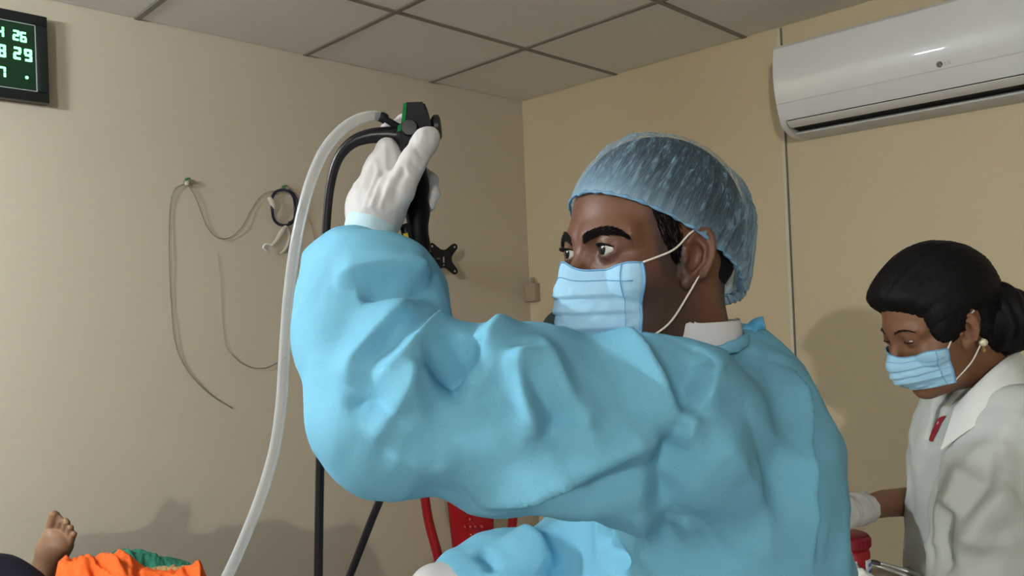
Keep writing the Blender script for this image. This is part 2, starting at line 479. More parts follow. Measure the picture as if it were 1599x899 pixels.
# ------------------------------------------------------------------ air conditioner on the right wall
def air_conditioner():
    yl, yr, zt = -1.366, -2.33, 2.318
    root = empty('air_conditioner', (0, (yl+yr)/2, 2.015), 'white split air conditioner mounted high on the right wall', 'air conditioner')
    # profile (distance from wall, height below top)
    prof = [(0.0, 0.0), (0.15, 0.0), (0.178, -0.004), (0.192, -0.016)]
    for h in np.linspace(-0.03, -0.20, 9): prof.append((0.2045-1.6*(h+0.105)**2, h))
    prof += [(0.1825, -0.220), (0.176, -0.240), (0.167, -0.256)]
    n = len(prof)
    def loft(name, prof, mt, y0, y1, par, cuts=1, inset=None):
        bm = bmesh.new(); rows = []
        ys = [y0]+[y0+(y1-y0)*k/cuts for k in range(1, cuts)]+[y1]
        for k, y in enumerate(ys):
            rows.append([bm.verts.new((-p, y, zt+h)) for p, h in prof])
        for k in range(len(rows)-1):
            for i in range(len(prof)):
                j = (i+1) % len(prof)
                bm.faces.new([rows[k][i], rows[k][j], rows[k+1][j], rows[k+1][i]])
        bm.faces.new(rows[0]); bm.faces.new(rows[-1][::-1])
        return from_bm(name, bm, mt, par, True, 30)
    body = loft('body', prof+[(0.15, -0.250), (0.0, -0.250)], 'white_plastic', yl, yr, root)
    # darker lower trim seam across the front panel
    loft('panel_seam', [(0.1890, -0.199), (0.1902, -0.202), (0.186, -0.2045), (0.18, -0.2)], 'white_plastic_grey', yl-0.001, yr+0.001, root)
    # air outlet below: slot, louver, lower lip and the two ends
    loft('outlet_slot', [(0.166, -0.2505), (0.02, -0.2505), (0.02, -0.282), (0.10, -0.276), (0.135, -0.262), (0.160, -0.2535)], 'black_slot', yl-0.02, yr+0.02, root)
    loft('louver', [(0.171, -0.2600), (0.173, -0.2625), (0.162, -0.2705), (0.150, -0.2755), (0.137, -0.2785), (0.1365, -0.276), (0.149, -0.2725), (0.160, -0.2675)], 'white_plastic', yl-0.025, yr+0.025, root)
    loft('lower_lip', [(0.080, -0.282), (0.094, -0.289), (0.093, -0.294), (0.080, -0.2995), (0.0, -0.303), (0.0, -0.280)], 'white_plastic_grey', yl-0.018, yr+0.018, root)
    for y0, y1 in ((yl, yl-0.02), (yr, yr+0.02)):
        loft('end_cap', [(0.168, -0.2558), (0.160, -0.270), (0.145, -0.280), (0.118, -0.291), (0.09, -0.2995), (0.0, -0.303), (0.0, -0.25), (0.15, -0.25)], 'white_plastic', y0, y1, root)
    # emblem: grey disc and two small letters
    c = WR(1466, 100, 0.2)
    h = c[2]-zt; p = 0.2045-1.6*(h+0.105)**2
    mat('emblem_grey', (0.10, 0.10, 0.10), 0.4)
    mat('emblem_light', (0.38, 0.38, 0.38), 0.4)
    def E(yo, zo, out):
        z = c[2]+zo; hh = z-zt
        return np.array([-(0.2045-1.6*(hh+0.105)**2)-out, c[1]+yo, z])
    def disc(name, pts2, out, th, mt, par):
        bm = bmesh.new()
        A = [bm.verts.new(E(*q_, out+th)) for q_ in pts2]; B = [bm.verts.new(E(*q_, out)) for q_ in pts2]; n2 = len(pts2)
        bm.faces.new(A); bm.faces.new(B[::-1])
        for i in range(n2): bm.faces.new([A[i], B[i], B[(i+1) % n2], A[(i+1) % n2]])
        return from_bm(name, bm, mt, par, False)
    lg = disc('emblem', [(0.0085*math.cos(a), 0.0085*math.sin(a)) for a in np.linspace(0, 2*math.pi, 24, endpoint=False)], 0.0002, 0.0010, 'emblem_grey', root)
    tube('emblem_ring', [E(-0.0062*math.cos(a), 0.0062*math.sin(a), 0.0014) for a in np.linspace(-0.1, -1.62*math.pi, 16)], 0.0005, 'emblem_light', lg, n=6, sub=2)
    disc('emblem_stroke', [(0.0006, 0.004), (-0.0006, 0.004), (-0.0006, -0.002), (-0.0038, -0.002), (-0.0038, -0.0032), (0.0006, -0.0032)], 0.0012, 0.0006, 'emblem_light', lg)
    for k, ch in enumerate('LG'):
        cu = bpy.data.curves.new('letter', 'FONT'); cu.body = ch; cu.size = 0.0135; cu.extrude = 0.0003; cu.align_x = 'CENTER'
        tmp = bpy.data.objects.new('letter_tmp', cu); COL.objects.link(tmp)
        dg = bpy.context.evaluated_depsgraph_get(); me = bpy.data.meshes.new_from_object(tmp.evaluated_get(dg))
        V = np.array([v.co[:] for v in me.vertices]); F = [list(q.vertices) for q in me.polygons]
        bpy.data.objects.remove(tmp)
        W = np.array([E(-0.016-0.0095*k-v[0], -0.0048+v[1], 0.0006+v[2]) for v in V])
        obj('letter', W, F, 'emblem_light', root, smooth=False)
    return root
air_conditioner()

# ------------------------------------------------------------------ digital wall clock on the left wall
def wall_clock():
    x1, x0 = -2.027, -2.31; zt, zb = 2.373, 2.120; th = 0.04
    root = empty('digital_clock', ((x0+x1)/2, 0, zb), 'black digital wall clock with glowing green figures', 'clock')
    mat('clock_frame', (0.008, 0.012, 0.012), 0.35)
    mat('clock_glass', (0.006, 0.035, 0.014), 0.35)  # green base stands in for the figures' glow on the display
    mat('clock_line', (0.45, 0.5, 0.48), 0.5)
    mat('clock_green', (0.1, 0.9, 0.4), 0.5, emit=(0.30, 1.0, 0.42), estr=2.4)
    cx, cz = (x0+x1)/2, (zt+zb)/2; w, h = x1-x0, zt-zb
    fr = Parts()
    b = 0.030
    for c, s in (((cx, -th/2, zt-b/2), (w, th, b)), ((cx, -th/2, zb+b/2), (w, th, b)), ((x0+b/2, -th/2, cz), (b, th, h-2*b)), ((x1-b/2, -th/2, cz), (b, th, h-2*b))):
        fr.box(c, s, bevel=0.003)
    fr.build('frame', 'clock_frame', root)
    Parts().box((cx, -0.017, cz), (w-2*b+0.004, 0.034, h-2*b+0.004)).build('display', 'clock_glass', root, smooth=False)
    yf = -0.0352
    ln = Parts(); lw = 0.0022
    ix0, ix1, iz0, iz1 = x0+b, x1-b-0.001, zb+b+0.001, zt-b-0.001
    ln.box((cx, yf, iz0), (ix1-ix0, 0.001, lw)).box((cx, yf, iz1), (ix1-ix0, 0.001, lw)).box((ix1, yf, cz), (lw, 0.001, iz1-iz0)).box((ix0, yf, cz), (lw, 0.001, iz1-iz0))
    ln.build('border_line', 'clock_line', root, smooth=False)
    SEG = {'0': 'abcdef', '1': 'bc', '2': 'abged', '4': 'fgbc', '6': 'afgedc', '7': 'abc', '8': 'abcdefg', '9': 'abcdfg'}
    def digit(ch, x, z, hh):
        w_ = hh*0.56; s = hh*0.19; p = Parts()
        pos = {'a': (0, hh/2-s/2, 1), 'd': (0, -hh/2+s/2, 1), 'g': (0, 0, 1), 'b': (w_/2-s/2, hh/4, 0), 'c': (w_/2-s/2, -hh/4, 0), 'f': (-w_/2+s/2, hh/4, 0), 'e': (-w_/2+s/2, -hh/4, 0)}
        for k in SEG[ch]:
            dx, dz, hor = pos[k]
            p.box((x+dx, yf-0.0008, z+dz), (w_*0.80 if hor else s, 0.002, s if hor else hh*0.43), bevel=0.0005, seg=1)
        p.build('digit', 'clock_green', root)
    def at(px, py): return WL(px, py, 0.036)
    for ch, px, py, hh in (('4', 1, 49, 0.030), ('2', 25, 55, 0.030), ('6', 36.5, 58, 0.030), ('8', 3, 79, 0.036), ('2', 27, 83, 0.036), ('9', 44, 86.5, 0.036), ('7', 4, 112, 0.030)):
        q = at(px, py); digit(ch, q[0], q[2], hh)
    q = at(42, 121); Parts().lathe((q[0], yf, q[2]), (0, -1, 0), [(0.0045, 0), (0.0045, 0.0015)], 12).build('dot', 'clock_green', root)
wall_clock()

# ------------------------------------------------------------------ nails, cords and cable ring on the left wall
mat('cord_grey', (0.25, 0.22, 0.17), 0.7)
mat('cord_light', (0.42, 0.375, 0.30), 0.7)
mat('hook_green', (0.03, 0.16, 0.05), 0.5)
mat('cable_navy', (0.012, 0.014, 0.035), 0.4)
mat('tape_tan', (0.55, 0.50, 0.42), 0.6)
def wire(name, pix, r, mt, label, cat, o=0.008, group=None, parent=None):
    pts = [WL(x, y, o+(0.004 if i % 2 else 0)) for i, (x, y) in enumerate(pix)]
    V, F = sweep(pts, r, 8, 6)
    ob = obj(name, V, F, mt, parent, loc=None if parent else pts[-1])
    if parent is None: tag(ob, label, cat, group)
    return ob
def wall_nail(px, py, label):
    c = WL(px, py)
    r = empty('wall_hook', c, label, 'hook')
    Parts().lathe(c, (0, -1, 0), [(0.010, 0), (0.010, 0.003), (0.003, 0.004), (0.0028, 0.028), (0.006, 0.029), (0.006, 0.032)], 12).build('peg', 'screw_metal', r)
    Parts().box(c+np.array([0.002, -0.012, 0.007]), (0.014, 0.022, 0.010), bevel=0.003).build('clip', 'hook_green', r)
    Parts().box(c+np.array([-0.002, -0.014, -0.008]), (0.012, 0.016, 0.012), bevel=0.004).build('knot', 'tape_tan', r)
wall_nail(290, 284, 'small green wall hook with a pale knot holding the long cord')
wall_nail(442, 295, 'small green wall hook carrying the dark cable ring')
wire('hanging_cord', [(288, 287), (272, 297), (265, 330), (264, 400), (267, 470), (271, 520), (280, 555), (300, 588), (330, 617), (362, 637)], 0.0018, 'cord_grey', 'long thin grey cord hanging from the green hook down the left wall', 'cord')
wire('looped_cord', [(292, 286), (306, 310), (322, 352), (338, 370), (358, 371), (378, 354), (394, 325), (412, 303), (440, 296)], 0.0016, 'cord_grey', 'thin cord sagging between the two small wall hooks', 'cord', o=0.010)
wire('loose_cord', [(362, 553), (376, 566), (395, 574), (415, 574), (432, 566), (447, 558)], 0.0016, 'cord_grey', 'short loose end of cord curving on the wall behind the clear tube', 'cord')
wire('faint_shadow_line', [(340, 395), (344, 440), (347, 500), (352, 540), (362, 553)], 0.0008, 'cord_light', 'faint shadow line between the hooks on the left wall, modelled as a thin strand', 'cord', o=0.004)  # thin strand near the wall colour, stands in for a faint shadow
wire('stray_cord', [(452, 300), (468, 318), (484, 345), (492, 390), (490, 430)], 0.0016, 'cord_light', 'thin cord running from the cable ring behind the clear tube', 'cord', o=0.005)
c0 = WL(443, 324, 0.02)
ring = empty('cable_ring', WL(442, 297), 'dark navy cable coiled into a ring hanging on the wall hook', 'cable')
rp = [c0+np.array([0.050*math.sin(a), -0.008*math.sin(3*a), 0.064*math.cos(a)]) for a in np.linspace(0, 2*math.pi, 14, endpoint=False)]
tube('coil', rp, 0.0052, 'cable_navy', ring, closed=True, n=10)
rp = [c0+np.array([0.004+0.046*math.sin(a), -0.012, 0.004+0.060*math.cos(a)]) for a in np.linspace(0.3, 3.0, 10)]
tube('second_turn', rp, 0.0045, 'cable_navy', ring, n=10)
Parts().tube([WL(420, 308, 0.025), WL(426, 318, 0.03), WL(428, 326, 0.026)], [0.008, 0.010, 0.006], n=10).build('wrapping_tape', 'tape_tan', ring)
cn = Parts().tube([WL(447, 352, 0.02), WL(440, 362, 0.026), WL(432, 375, 0.028), WL(424, 384, 0.028)], [0.006, 0.010, 0.008, 0.006], n=10).build('plug', 'tape_tan', ring)
tube('plug_lead', [WL(426, 384, 0.028), WL(416, 381, 0.03), WL(411, 386, 0.028), WL(417, 392, 0.026)], 0.0035, 'white_plastic', cn, n=8)
tube('tape_tail', [WL(446, 350, 0.02), WL(452, 368, 0.02), WL(446, 388, 0.02), WL(438, 395, 0.018)], [0.004, 0.006, 0.006, 0.003], 'tape_tan', cn, n=8)
# small beige box in the corner
q = WR(831, 453)
r = empty('junction_box', (0, q[1], q[2]-0.05), 'small beige junction box in the corner of the two walls', 'junction box')
mat('box_beige', (0.40, 0.31, 0.22), 0.6)
Parts().box((-0.02, -0.035, q[2]-0.01), (0.04, 0.07, 0.085), bevel=0.004).build('case', 'box_beige', r)
Parts().box((-0.03, -0.05, q[2]+0.045), (0.018, 0.018, 0.03), bevel=0.003).build('outlet_stub', 'box_beige', r)
# monitor bracket on the left wall
def bracket():
    cpt = WL(692, 404, 0.12)
    root = empty('monitor_bracket', (cpt[0], 0, cpt[2]), 'black four-armed monitor bracket on the left wall beside the endoscope handle', 'bracket')
    e1 = nrmz(np.array([0.95, -0.28, -0.03])); e2 = nrmz(np.array([0.02, 0, 1.0])); en = np.cross(e2, e1); e2 = np.cross(e1, en)*-1
    pl = Parts()
    poly = []
    K = 0.05; a_ = 0.014
    # concave four-armed plate outline
    for q_ in range(4):
        an = math.pi/4+q_*math.pi/2
        tip = np.array([math.cos(an), math.sin(an)])*K*1.414; tn = np.array([-tip[1], tip[0]])/np.linalg.norm(tip); td = tip/np.linalg.norm(tip)
        for ph in np.linspace(-math.pi/2, math.pi/2, 7): poly.append(tip+td*a_*math.cos(ph)+tn*a_*math.sin(ph))
        an2 = an+math.pi/4
        mid = np.array([math.cos(an2), math.sin(an2)])
        for s in (-1, 0, 1):
            tt = np.array([-mid[1], mid[0]])*s*0.014
            poly.append(mid*(0.036+0.004*abs(s))+tt)
    pl.prism([cpt+e1*p[0]+e2*p[1]-en*0.004 for p in poly], en*0.008)
    pl.build('plate', 'black_plastic', root)
    for sx in (-1, 1):
        for sz in (-1, 1):
            cc = cpt+e1*sx*K+e2*sz*K
            for s in (-1, 1): Parts().lathe(cc+en*0.004*s, en*s, [(0.0045, 0), (0.0045, 0.0015), (0.002, 0.002)], 10).build('bolt', 'screw_metal', root)
    for s in (-1, 1):
        Parts().box(cpt+en*0.005*s+e2*0.004, (0.006, 0.002, 0.024), (e1, en, e2), 0.001).build('slot', 'screw_metal', root)
        Parts().lathe(cpt+en*0.005*s+e2*0.026, en*s, [(0.003, 0), (0.003, 0.002)], 10).build('bolt', 'screw_metal', root)
    hb = cpt-e1*0.012
    wallp = np.array([cpt[0]-0.07, 0, cpt[2]-0.005])
    Parts().tube([hb, np.array([hb[0]-0.03, -0.085, hb[2]]), np.array([wallp[0], -0.05, wallp[2]]), np.array([wallp[0], -0.004, wallp[2]])], [0.013, 0.014, 0.015, 0.016], n=12).build('swing_arm', 'black_plastic', root)
    Parts().lathe(np.array([hb[0]-0.03, -0.085, hb[2]-0.03]), (0, 0, 1), [(0.016, 0), (0.018, 0.003), (0.018, 0.057), (0.016, 0.06)], 16).build('pivot', 'black_plastic', root)
    Parts().box((wallp[0], -0.005, wallp[2]), (0.06, 0.01, 0.12), bevel=0.003).build('wall_plate', 'black_plastic', root)
bracket()
# ------------------------------------------------------------------ people: shared shapes
def skin_mat(name, col, dark, zsh=None):
    mt, nt, b = nodes_of(name); L = nt.links.new
    at_ = nt.nodes.new('ShaderNodeAttribute'); at_.attribute_name = 'shade'
    tc = nt.nodes.new('ShaderNodeTexCoord')
    n = nt.nodes.new('ShaderNodeTexNoise'); n.inputs['Scale'].default_value = 45; n.inputs['Detail'].default_value = 5
    L(tc.outputs['Object'], n.inputs['Vector'])
    mx = nt.nodes.new('ShaderNodeMix'); mx.data_type = 'RGBA'
    mx.inputs['A'].default_value = (*[c*0.88 for c in col], 1); mx.inputs['B'].default_value = (*[c*1.12 for c in col], 1)
    L(n.outputs['Fac'], mx.inputs['Factor'])
    m2 = nt.nodes.new('ShaderNodeMix'); m2.data_type = 'RGBA'
    L(at_.outputs['Fac'], m2.inputs['Factor']); L(mx.outputs['Result'], m2.inputs['A']); m2.inputs['B'].default_value = (*dark, 1)
    L(m2.outputs['Result'], b.inputs['Base Color'])
    b.inputs['Roughness'].default_value = 0.46; b.inputs['Specular IOR Level'].default_value = 0.32
    b.inputs['Subsurface Weight'].default_value = 0.12; b.inputs['Subsurface Radius'].default_value = (0.010, 0.004, 0.002)
    n2 = nt.nodes.new('ShaderNodeTexNoise'); n2.inputs['Scale'].default_value = 420; n2.inputs['Detail'].default_value = 2
    L(tc.outputs['Object'], n2.inputs['Vector'])
    bp = nt.nodes.new('ShaderNodeBump'); bp.inputs['Strength'].default_value = 0.18; bp.inputs['Distance'].default_value = 0.0008
    L(n2.outputs['Fac'], bp.inputs['Height']); L(bp.outputs['Normal'], b.inputs['Normal'])
    return mt
skin_mat('skin_brown', (0.140, 0.061, 0.034), (0.055, 0.034, 0.030))
skin_mat('skin_warm', (0.19, 0.088, 0.046), (0.08, 0.05, 0.04))
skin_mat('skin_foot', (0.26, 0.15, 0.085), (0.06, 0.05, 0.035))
def fabric(name, col, weave=500, bump=0.2, var=0.05, rough=0.85, spots=0.0, transl=0.0):
    mt, nt, b = nodes_of(name); L = nt.links.new
    tc = nt.nodes.new('ShaderNodeTexCoord')
    n = nt.nodes.new('ShaderNodeTexNoise'); n.inputs['Scale'].default_value = 14; n.inputs['Detail'].default_value = 6
    L(tc.outputs['Object'], n.inputs['Vector'])
    mx = nt.nodes.new('ShaderNodeMix'); mx.data_type = 'RGBA'
    mx.inputs['A'].default_value = (*[c*(1-var) for c in col], 1); mx.inputs['B'].default_value = (*[min(1, c*(1+var)) for c in col], 1)
    L(n.outputs['Fac'], mx.inputs['Factor'])
    last = mx.outputs['Result']
    if spots:
        vo = nt.nodes.new('ShaderNodeTexVoronoi'); vo.inputs['Scale'].default_value = 120
        L(tc.outputs['Object'], vo.inputs['Vector'])
        lt = nt.nodes.new('ShaderNodeMath'); lt.operation = 'LESS_THAN'; lt.inputs[1].default_value = 0.13
        L(vo.outputs['Distance'], lt.inputs[0])
        ml = nt.nodes.new('ShaderNodeMath'); ml.operation = 'MULTIPLY'; ml.inputs[1].default_value = spots
        L(lt.outputs[0], ml.inputs[0])
        m2 = nt.nodes.new('ShaderNodeMix'); m2.data_type = 'RGBA'
        L(ml.outputs[0], m2.inputs['Factor']); L(last, m2.inputs['A']); m2.inputs['B'].default_value = (*[c*0.45 for c in col], 1)
        last = m2.outputs['Result']
    L(last, b.inputs['Base Color'])
    b.inputs['Roughness'].default_value = rough; b.inputs['Specular IOR Level'].default_value = 0.25
    w = nt.nodes.new('ShaderNodeTexNoise'); w.inputs['Scale'].default_value = weave; w.inputs['Detail'].default_value = 2
    L(tc.outputs['Object'], w.inputs['Vector'])
    bp = nt.nodes.new('ShaderNodeBump'); bp.inputs['Strength'].default_value = bump; bp.inputs['Distance'].default_value = 0.001
    L(w.outputs['Fac'], bp.inputs['Height']); L(bp.outputs['Normal'], b.inputs['Normal'])
    if transl:
        tr = nt.nodes.new('ShaderNodeBsdfTranslucent'); L(last, tr.inputs['Color'])
        ms = nt.nodes.new('ShaderNodeMixShader'); ms.inputs[0].default_value = transl
        L(b.outputs[0], ms.inputs[1]); L(tr.outputs[0], ms.inputs[2]); L(ms.outputs[0], nt.nodes['Material Output'].inputs['Surface'])
    return mt
fabric('gown_blue', (0.165, 0.435, 0.60), 420, 0.3, 0.08, spots=0.18)
fabric('glove_white', (0.56, 0.54, 0.53), 160, 0.12, 0.03, rough=0.55)
fabric('cuff_pale', (0.50, 0.70, 0.78), 300, 0.3, 0.05)
fabric('mask_blue', (0.33, 0.57, 0.75), 500, 0.2, 0.05)
fabric('mask_edge', (0.16, 0.36, 0.58), 500, 0.2, 0.05)
fabric('loop_white', (0.72, 0.68, 0.60), 300, 0.1, 0.03)
fabric('shirt_pale', (0.66, 0.66, 0.68), 500, 0.2, 0.03)
fabric('coat_white_shaded', (0.56, 0.60, 0.575), 260, 0.15, 0.05)  # white cloth toned down grey-green, shade put into the colour
fabric('coat_collar_lit', (0.72, 0.75, 0.73), 260, 0.15, 0.04)  # brighter copy of the coat cloth, the lit look of the collar
fabric('cloth_navy', (0.006, 0.006, 0.016), 200, 0.2, 0.1)
fabric('trouser_dark', (0.03, 0.035, 0.05), 200, 0.2, 0.1)
mat('hair_black', (0.006, 0.0055, 0.0055), 0.6, bump=0.5, bscale=90, stretch=(1, 1, 0.25), spec=0.14, bdist=0.003)
mat('eye_white', (0.46, 0.43, 0.40), 0.15, spec=0.6)
mat('eye_dark', (0.012, 0.007, 0.005), 0.05, spec=0.9, coat=1.0)
mat('shoe_black', (0.01, 0.01, 0.01), 0.4)

class Frame:
    def __init__(s, O, phi, pitch=0.0, roll=0.0):
        """phi: turn from pure image-left towards the camera; pitch: nose down"""
        f = -R0*math.cos(phi)-F0*math.sin(phi)
        l = -F0*math.cos(phi)+R0*math.sin(phi)
        s.f = f*math.cos(pitch)-UP*math.sin(pitch)
        u = UP*math.cos(pitch)+f*math.sin(pitch)
        s.l = l*math.cos(roll)+u*math.sin(roll)
        s.u = u*math.cos(roll)-l*math.sin(roll)
        s.O = np.asarray(O, float); s.M = np.stack([s.f, s.l, s.u])
    def to(s, p): return (np.atleast_2d(p)-s.O)@s.M.T
    def w(s, q): return s.O+np.asarray(q, float)@s.M

EYE = np.array([0.0755, 0.032, 0.0])
def head_sdf(q, fem=False, open_=1.0):
    qa = q.copy(); qa[:, 1] = np.abs(qa[:, 1])
    d = ell(q, (-0.012, 0, 0.030), (0.100, 0.076, 0.090))
    d = smin(d, ell(q, (0.030, 0, -0.030), (0.058, 0.061, 0.085)), 0.03)
    d = smin(d, ell(q, (0.026, 0, -0.085), (0.056, 0.050, 0.034)), 0.025)
    d = smin(d, ell(q, (0.070, 0, -0.103), (0.018, 0.020, 0.016)), 0.02)
    d = smin(d, ell(qa, (0.052, 0.046, -0.030), (0.028, 0.020, 0.018)), 0.02)          # cheek bone
    d = smin(d, rcone(qa, (0.0825, 0.010, 0.014), (0.066, 0.050, 0.014), 0.010, 0.009), 0.016)  # brow
    d = smax(d, -ell(qa, (0.103, 0.031, -0.002), (0.024, 0.019, 0.0125)), 0.012)        # socket
    d = smin(d, chain(q, [((0.084, 0, 0.006), 0.0075), ((0.097, 0, -0.018), 0.0082), ((0.107, 0, -0.039), 0.0100)]), 0.010)
    d = smin(d, ell(qa, (0.098, 0.012, -0.043), (0.012, 0.008, 0.008)), 0.006)
    d = smin(d, np.linalg.norm(qa-EYE, axis=1)-0.0143, 0.005)                           # lids
    d = smax(d, -ell(qa, EYE+np.array([0.0125, 0.0005, -0.0003]), (0.012, 0.0128, 0.0040*open_+0.0003)), 0.0015)
    # neck
    d = smin(d, rcone(q, (-0.035, 0, -0.06), (-0.060, 0, -0.20), 0.047 if fem else 0.053, 0.050 if fem else 0.058), 0.03)
    # ears
    ec = np.array([0.000, 0.0735, -0.010])
    e = qa-ec
    ca, sa = math.cos(0.45), math.sin(0.45)
    ex = e[:, 0]*ca+e[:, 1]*sa*-1; ey = e[:, 0]*sa+e[:, 1]*ca                            # rear edge stands out
    E = np.stack([ex, ey, e[:, 2]], 1)
    E[:, 0] += 0.22*E[:, 2]
    dk = ell(E, (0, 0.003, 0), (0.0172, 0.0058, 0.0285))
    dk = smax(dk, -ell(E, (0.002, 0.0105, -0.003), (0.0115, 0.0105, 0.0185)), 0.002)
    rim = [(-0.0152*math.cos(a)*1.0, 0.0080, 0.0265*math.sin(a)) for a in np.linspace(-0.9, 2.6, 9)]
    rd = chain(E, [(r_, 0.0030) for r_ in rim])
    dk = smin(dk, rd, 0.003)
    dk = smin(dk, ell(E, (0.006, 0.004, -0.0255), (0.0075, 0.005, 0.0085)), 0.004)         # lobe
    dk = smin(dk, chain(E, [((0.004, 0.0060, 0.017), 0.0024), ((-0.006, 0.0072, 0.008), 0.0030), ((-0.0075, 0.0072, -0.006), 0.0028), ((0.000, 0.0060, -0.017), 0.0026)]), 0.002)
    dk = smin(dk, ell(E, (0.012, 0.004, -0.004), (0.004, 0.005, 0.006)), 0.003)         # tragus
    d = smin(d, dk, 0.004)
    return d
def axis_grid(lo, hi, flo, fhi, fine, coarse):
    return np.unique(np.round(np.concatenate([np.arange(lo, flo, coarse), np.arange(flo, fhi, fine), np.arange(fhi, hi+coarse, coarse)]), 5))
def surf_points(q, off=0.0, fem=False):
    """push points of the head frame onto the skin, plus offset"""
    q = np.array(q, float)
    for _ in range(8):
        d = head_sdf(q, fem); e = 0.0006
        g = np.stack([head_sdf(q+np.eye(3)[k]*e, fem)-d for k in range(3)], 1)/e
        q = q-g*((d-off)/np.maximum((g*g).sum(1), 0.2))[:, None]
    return q
def eye_ball(fr, side, gaze, parent):
    c = EYE*np.array([1, side, 1])
    g = nrmz(gaze); t = nrmz(np.cross(g, (0, 0, 1))); b = np.cross(t, g)
    V, F, mi = [], [], []
    n, m_ = 24, 16
    for i in range(m_+1):
        a = math.pi*(i/m_)
        r = 0.0125+(0.0007 if a < 0.5 else 0)
        for k in range(n):
            th = 2*math.pi*k/n
            V.append(fr.w(c+r*(g*math.cos(a)+(t*math.cos(th)+b*math.sin(th))*math.sin(a))))
    for i in range(m_):
        for k in range(n):
            F.append([i*n+k, i*n+(k+1) % n, (i+1)*n+(k+1) % n, (i+1)*n+k]); mi.append(1 if math.pi*(i+0.5)/m_ < 0.58 else 0)
    o = obj('eye', V, F, ['eye_white', 'eye_dark'], parent)
    o.data.polygons.foreach_set('material_index', mi)
    return o
def strands(name, fr, path, n, length, direc, rad, parent, spread=0.003, fem=False, off=0.0003, axis=(0, 0, 1)):
    """short tapering hairs along a path on the face"""
    V, F = [], []
    C_ = catmull(surf_points(path, off, fem), 10)
    S_, I_ = [], []
    for _ in range(n):
        t = random.random()*(len(C_)-1.001); i = int(t)
        s_ = t/(len(C_)-1)
        wdt = spread*(1.0 if s_ < 0.6 else 1-(s_-0.6)*1.8)
        S_.append(C_[i]+(C_[i+1]-C_[i])*(t-i)+np.array(axis)*random.uniform(-1, 1)*wdt); I_.append((i, s_))
    S_ = surf_points(S_, off, fem)
    rs = np.random.RandomState(5)
    for p, (i, s_) in zip(S_, I_):
        tang = nrmz(C_[i+1]-C_[i]); dr = nrmz(np.array(direc(s_))+tang*0.6+rs.normal(0, 0.18, 3))
        side = nrmz(np.cross(dr, (1, 0.3, 0.1)))
        up = np.cross(dr, side)
        b = len(V)
        for k in range(3):
            a = 2*math.pi*k/3; V.append(fr.w(p+(side*math.cos(a)+up*math.sin(a))*rad))
        V.append(fr.w(p+dr*length*random.uniform(0.7, 1.1)+np.array([0.0004, 0, 0])))
        F += [[b, b+1, b+3], [b+1, b+2, b+3], [b+2, b, b+3]]
    return obj(name, V, F, 'hair_black', parent)
def set_shade(o, vals):
    at_ = o.data.attributes.new('shade', 'FLOAT', 'POINT'); at_.data.foreach_set('value', np.asarray(vals, np.float32))
def mask_mesh(fr, parent, ztop, zbot, half, afront, aedge, fem=False, nu=56, nv=40, droop=0.0, pleats=(0.30, 0.52, 0.72)):
    """pleated face mask: sheet standing off the nose, edges on the cheeks"""
    V, F, Q_ = [], [], []
    for j in range(nv+1):
        v = j/nv
        for i in range(nu+1):
            s = -1+2*i/nu
            c = ztop+(zbot-ztop)*v+droop*s*s*(1-v)
            if v < 0.25: c += 0.010*(1-v/0.25)*math.exp(-(s/0.22)**2)
            bow = math.sin(math.pi*min(1, v*0.85+0.12))
            a = aedge+(afront-aedge)*(1-abs(s)**1.65)*(0.80+0.20*bow)-0.012*max(0, v-0.7)/0.3*(1-s*s)
            b_ = half*s*(1-0.10*max(0, v-0.6)/0.4)
            Q_.append((a, b_, c))
    Q_ = np.array(Q_)
    for _ in range(6):
        d = head_sdf(Q_, fem); e = 0.001
        g = np.stack([(head_sdf(Q_+np.eye(3)[k]*e, fem)-d)/e for k in range(3)], 1)
        g /= np.linalg.norm(g, axis=1)[:, None]+1e-9
        Q_ = Q_+g*np.maximum(0.0035-d, 0)[:, None]
    # pleats: each overlaps the next downward; crumples near the sides
    for j in range(nv+1):
        v = j/nv
        for i in range(nu+1):
            s = -1+2*i/nu; k = j*(nu+1)+i
            out = nrmz((1.0, s*0.9, -0.1))
            am = 0.0
            for pv in pleats:
                x = (pv-v)
                if 0 <= x < 0.18: am += 0.0040*(1-x/0.18)**1.0
            cr = noise.fractal(Vector((s*4, v*7, 3.1 if fem else 8.2)), 1.0, 2.0, 3)
            Q_[k] += out*(am*(1-abs(s)**6)+0.0028*abs(cr)*(0.4+v))
    V = np.array([fr.w(q) for q in Q_])
    for j in range(nv):
        for i in range(nu):
            k = j*(nu+1)+i; F.append([k, k+1, k+nu+2, k+nu+1])
    o = obj('face_mask', V, F, 'mask_blue', parent)
    md = o.modifiers.new('thickness', 'SOLIDIFY'); md.thickness = 0.0012; md.offset = 0
    idx = lambda i, j: Q_[j*(nu+1)+i]
    # bound edges and the stitched line under the nose wire
    def seam(name, ids, r, off=0.0006): tube(name, [fr.w(idx(*t)+nrmz((1, idx(*t)[1]*14, 0))*off) for t in ids], r, 'mask_edge', o, n=6, sub=1)
    seam('top_binding', [(i, 0) for i in range(nu+1)], 0.0011)
    seam('stitch_line', [(i, 5) for i in range(2, nu-1)], 0.00055, 0.0012)
    seam('side_binding', [(nu, j) for j in range(nv+1)], 0.0013)
    seam('side_binding', [(0, j) for j in range(nv+1)], 0.0013)
    seam('side_stitch', [(nu-4, j) for j in range(nv+1)], 0.0005, 0.0012)
    return o, idx, nu, nv

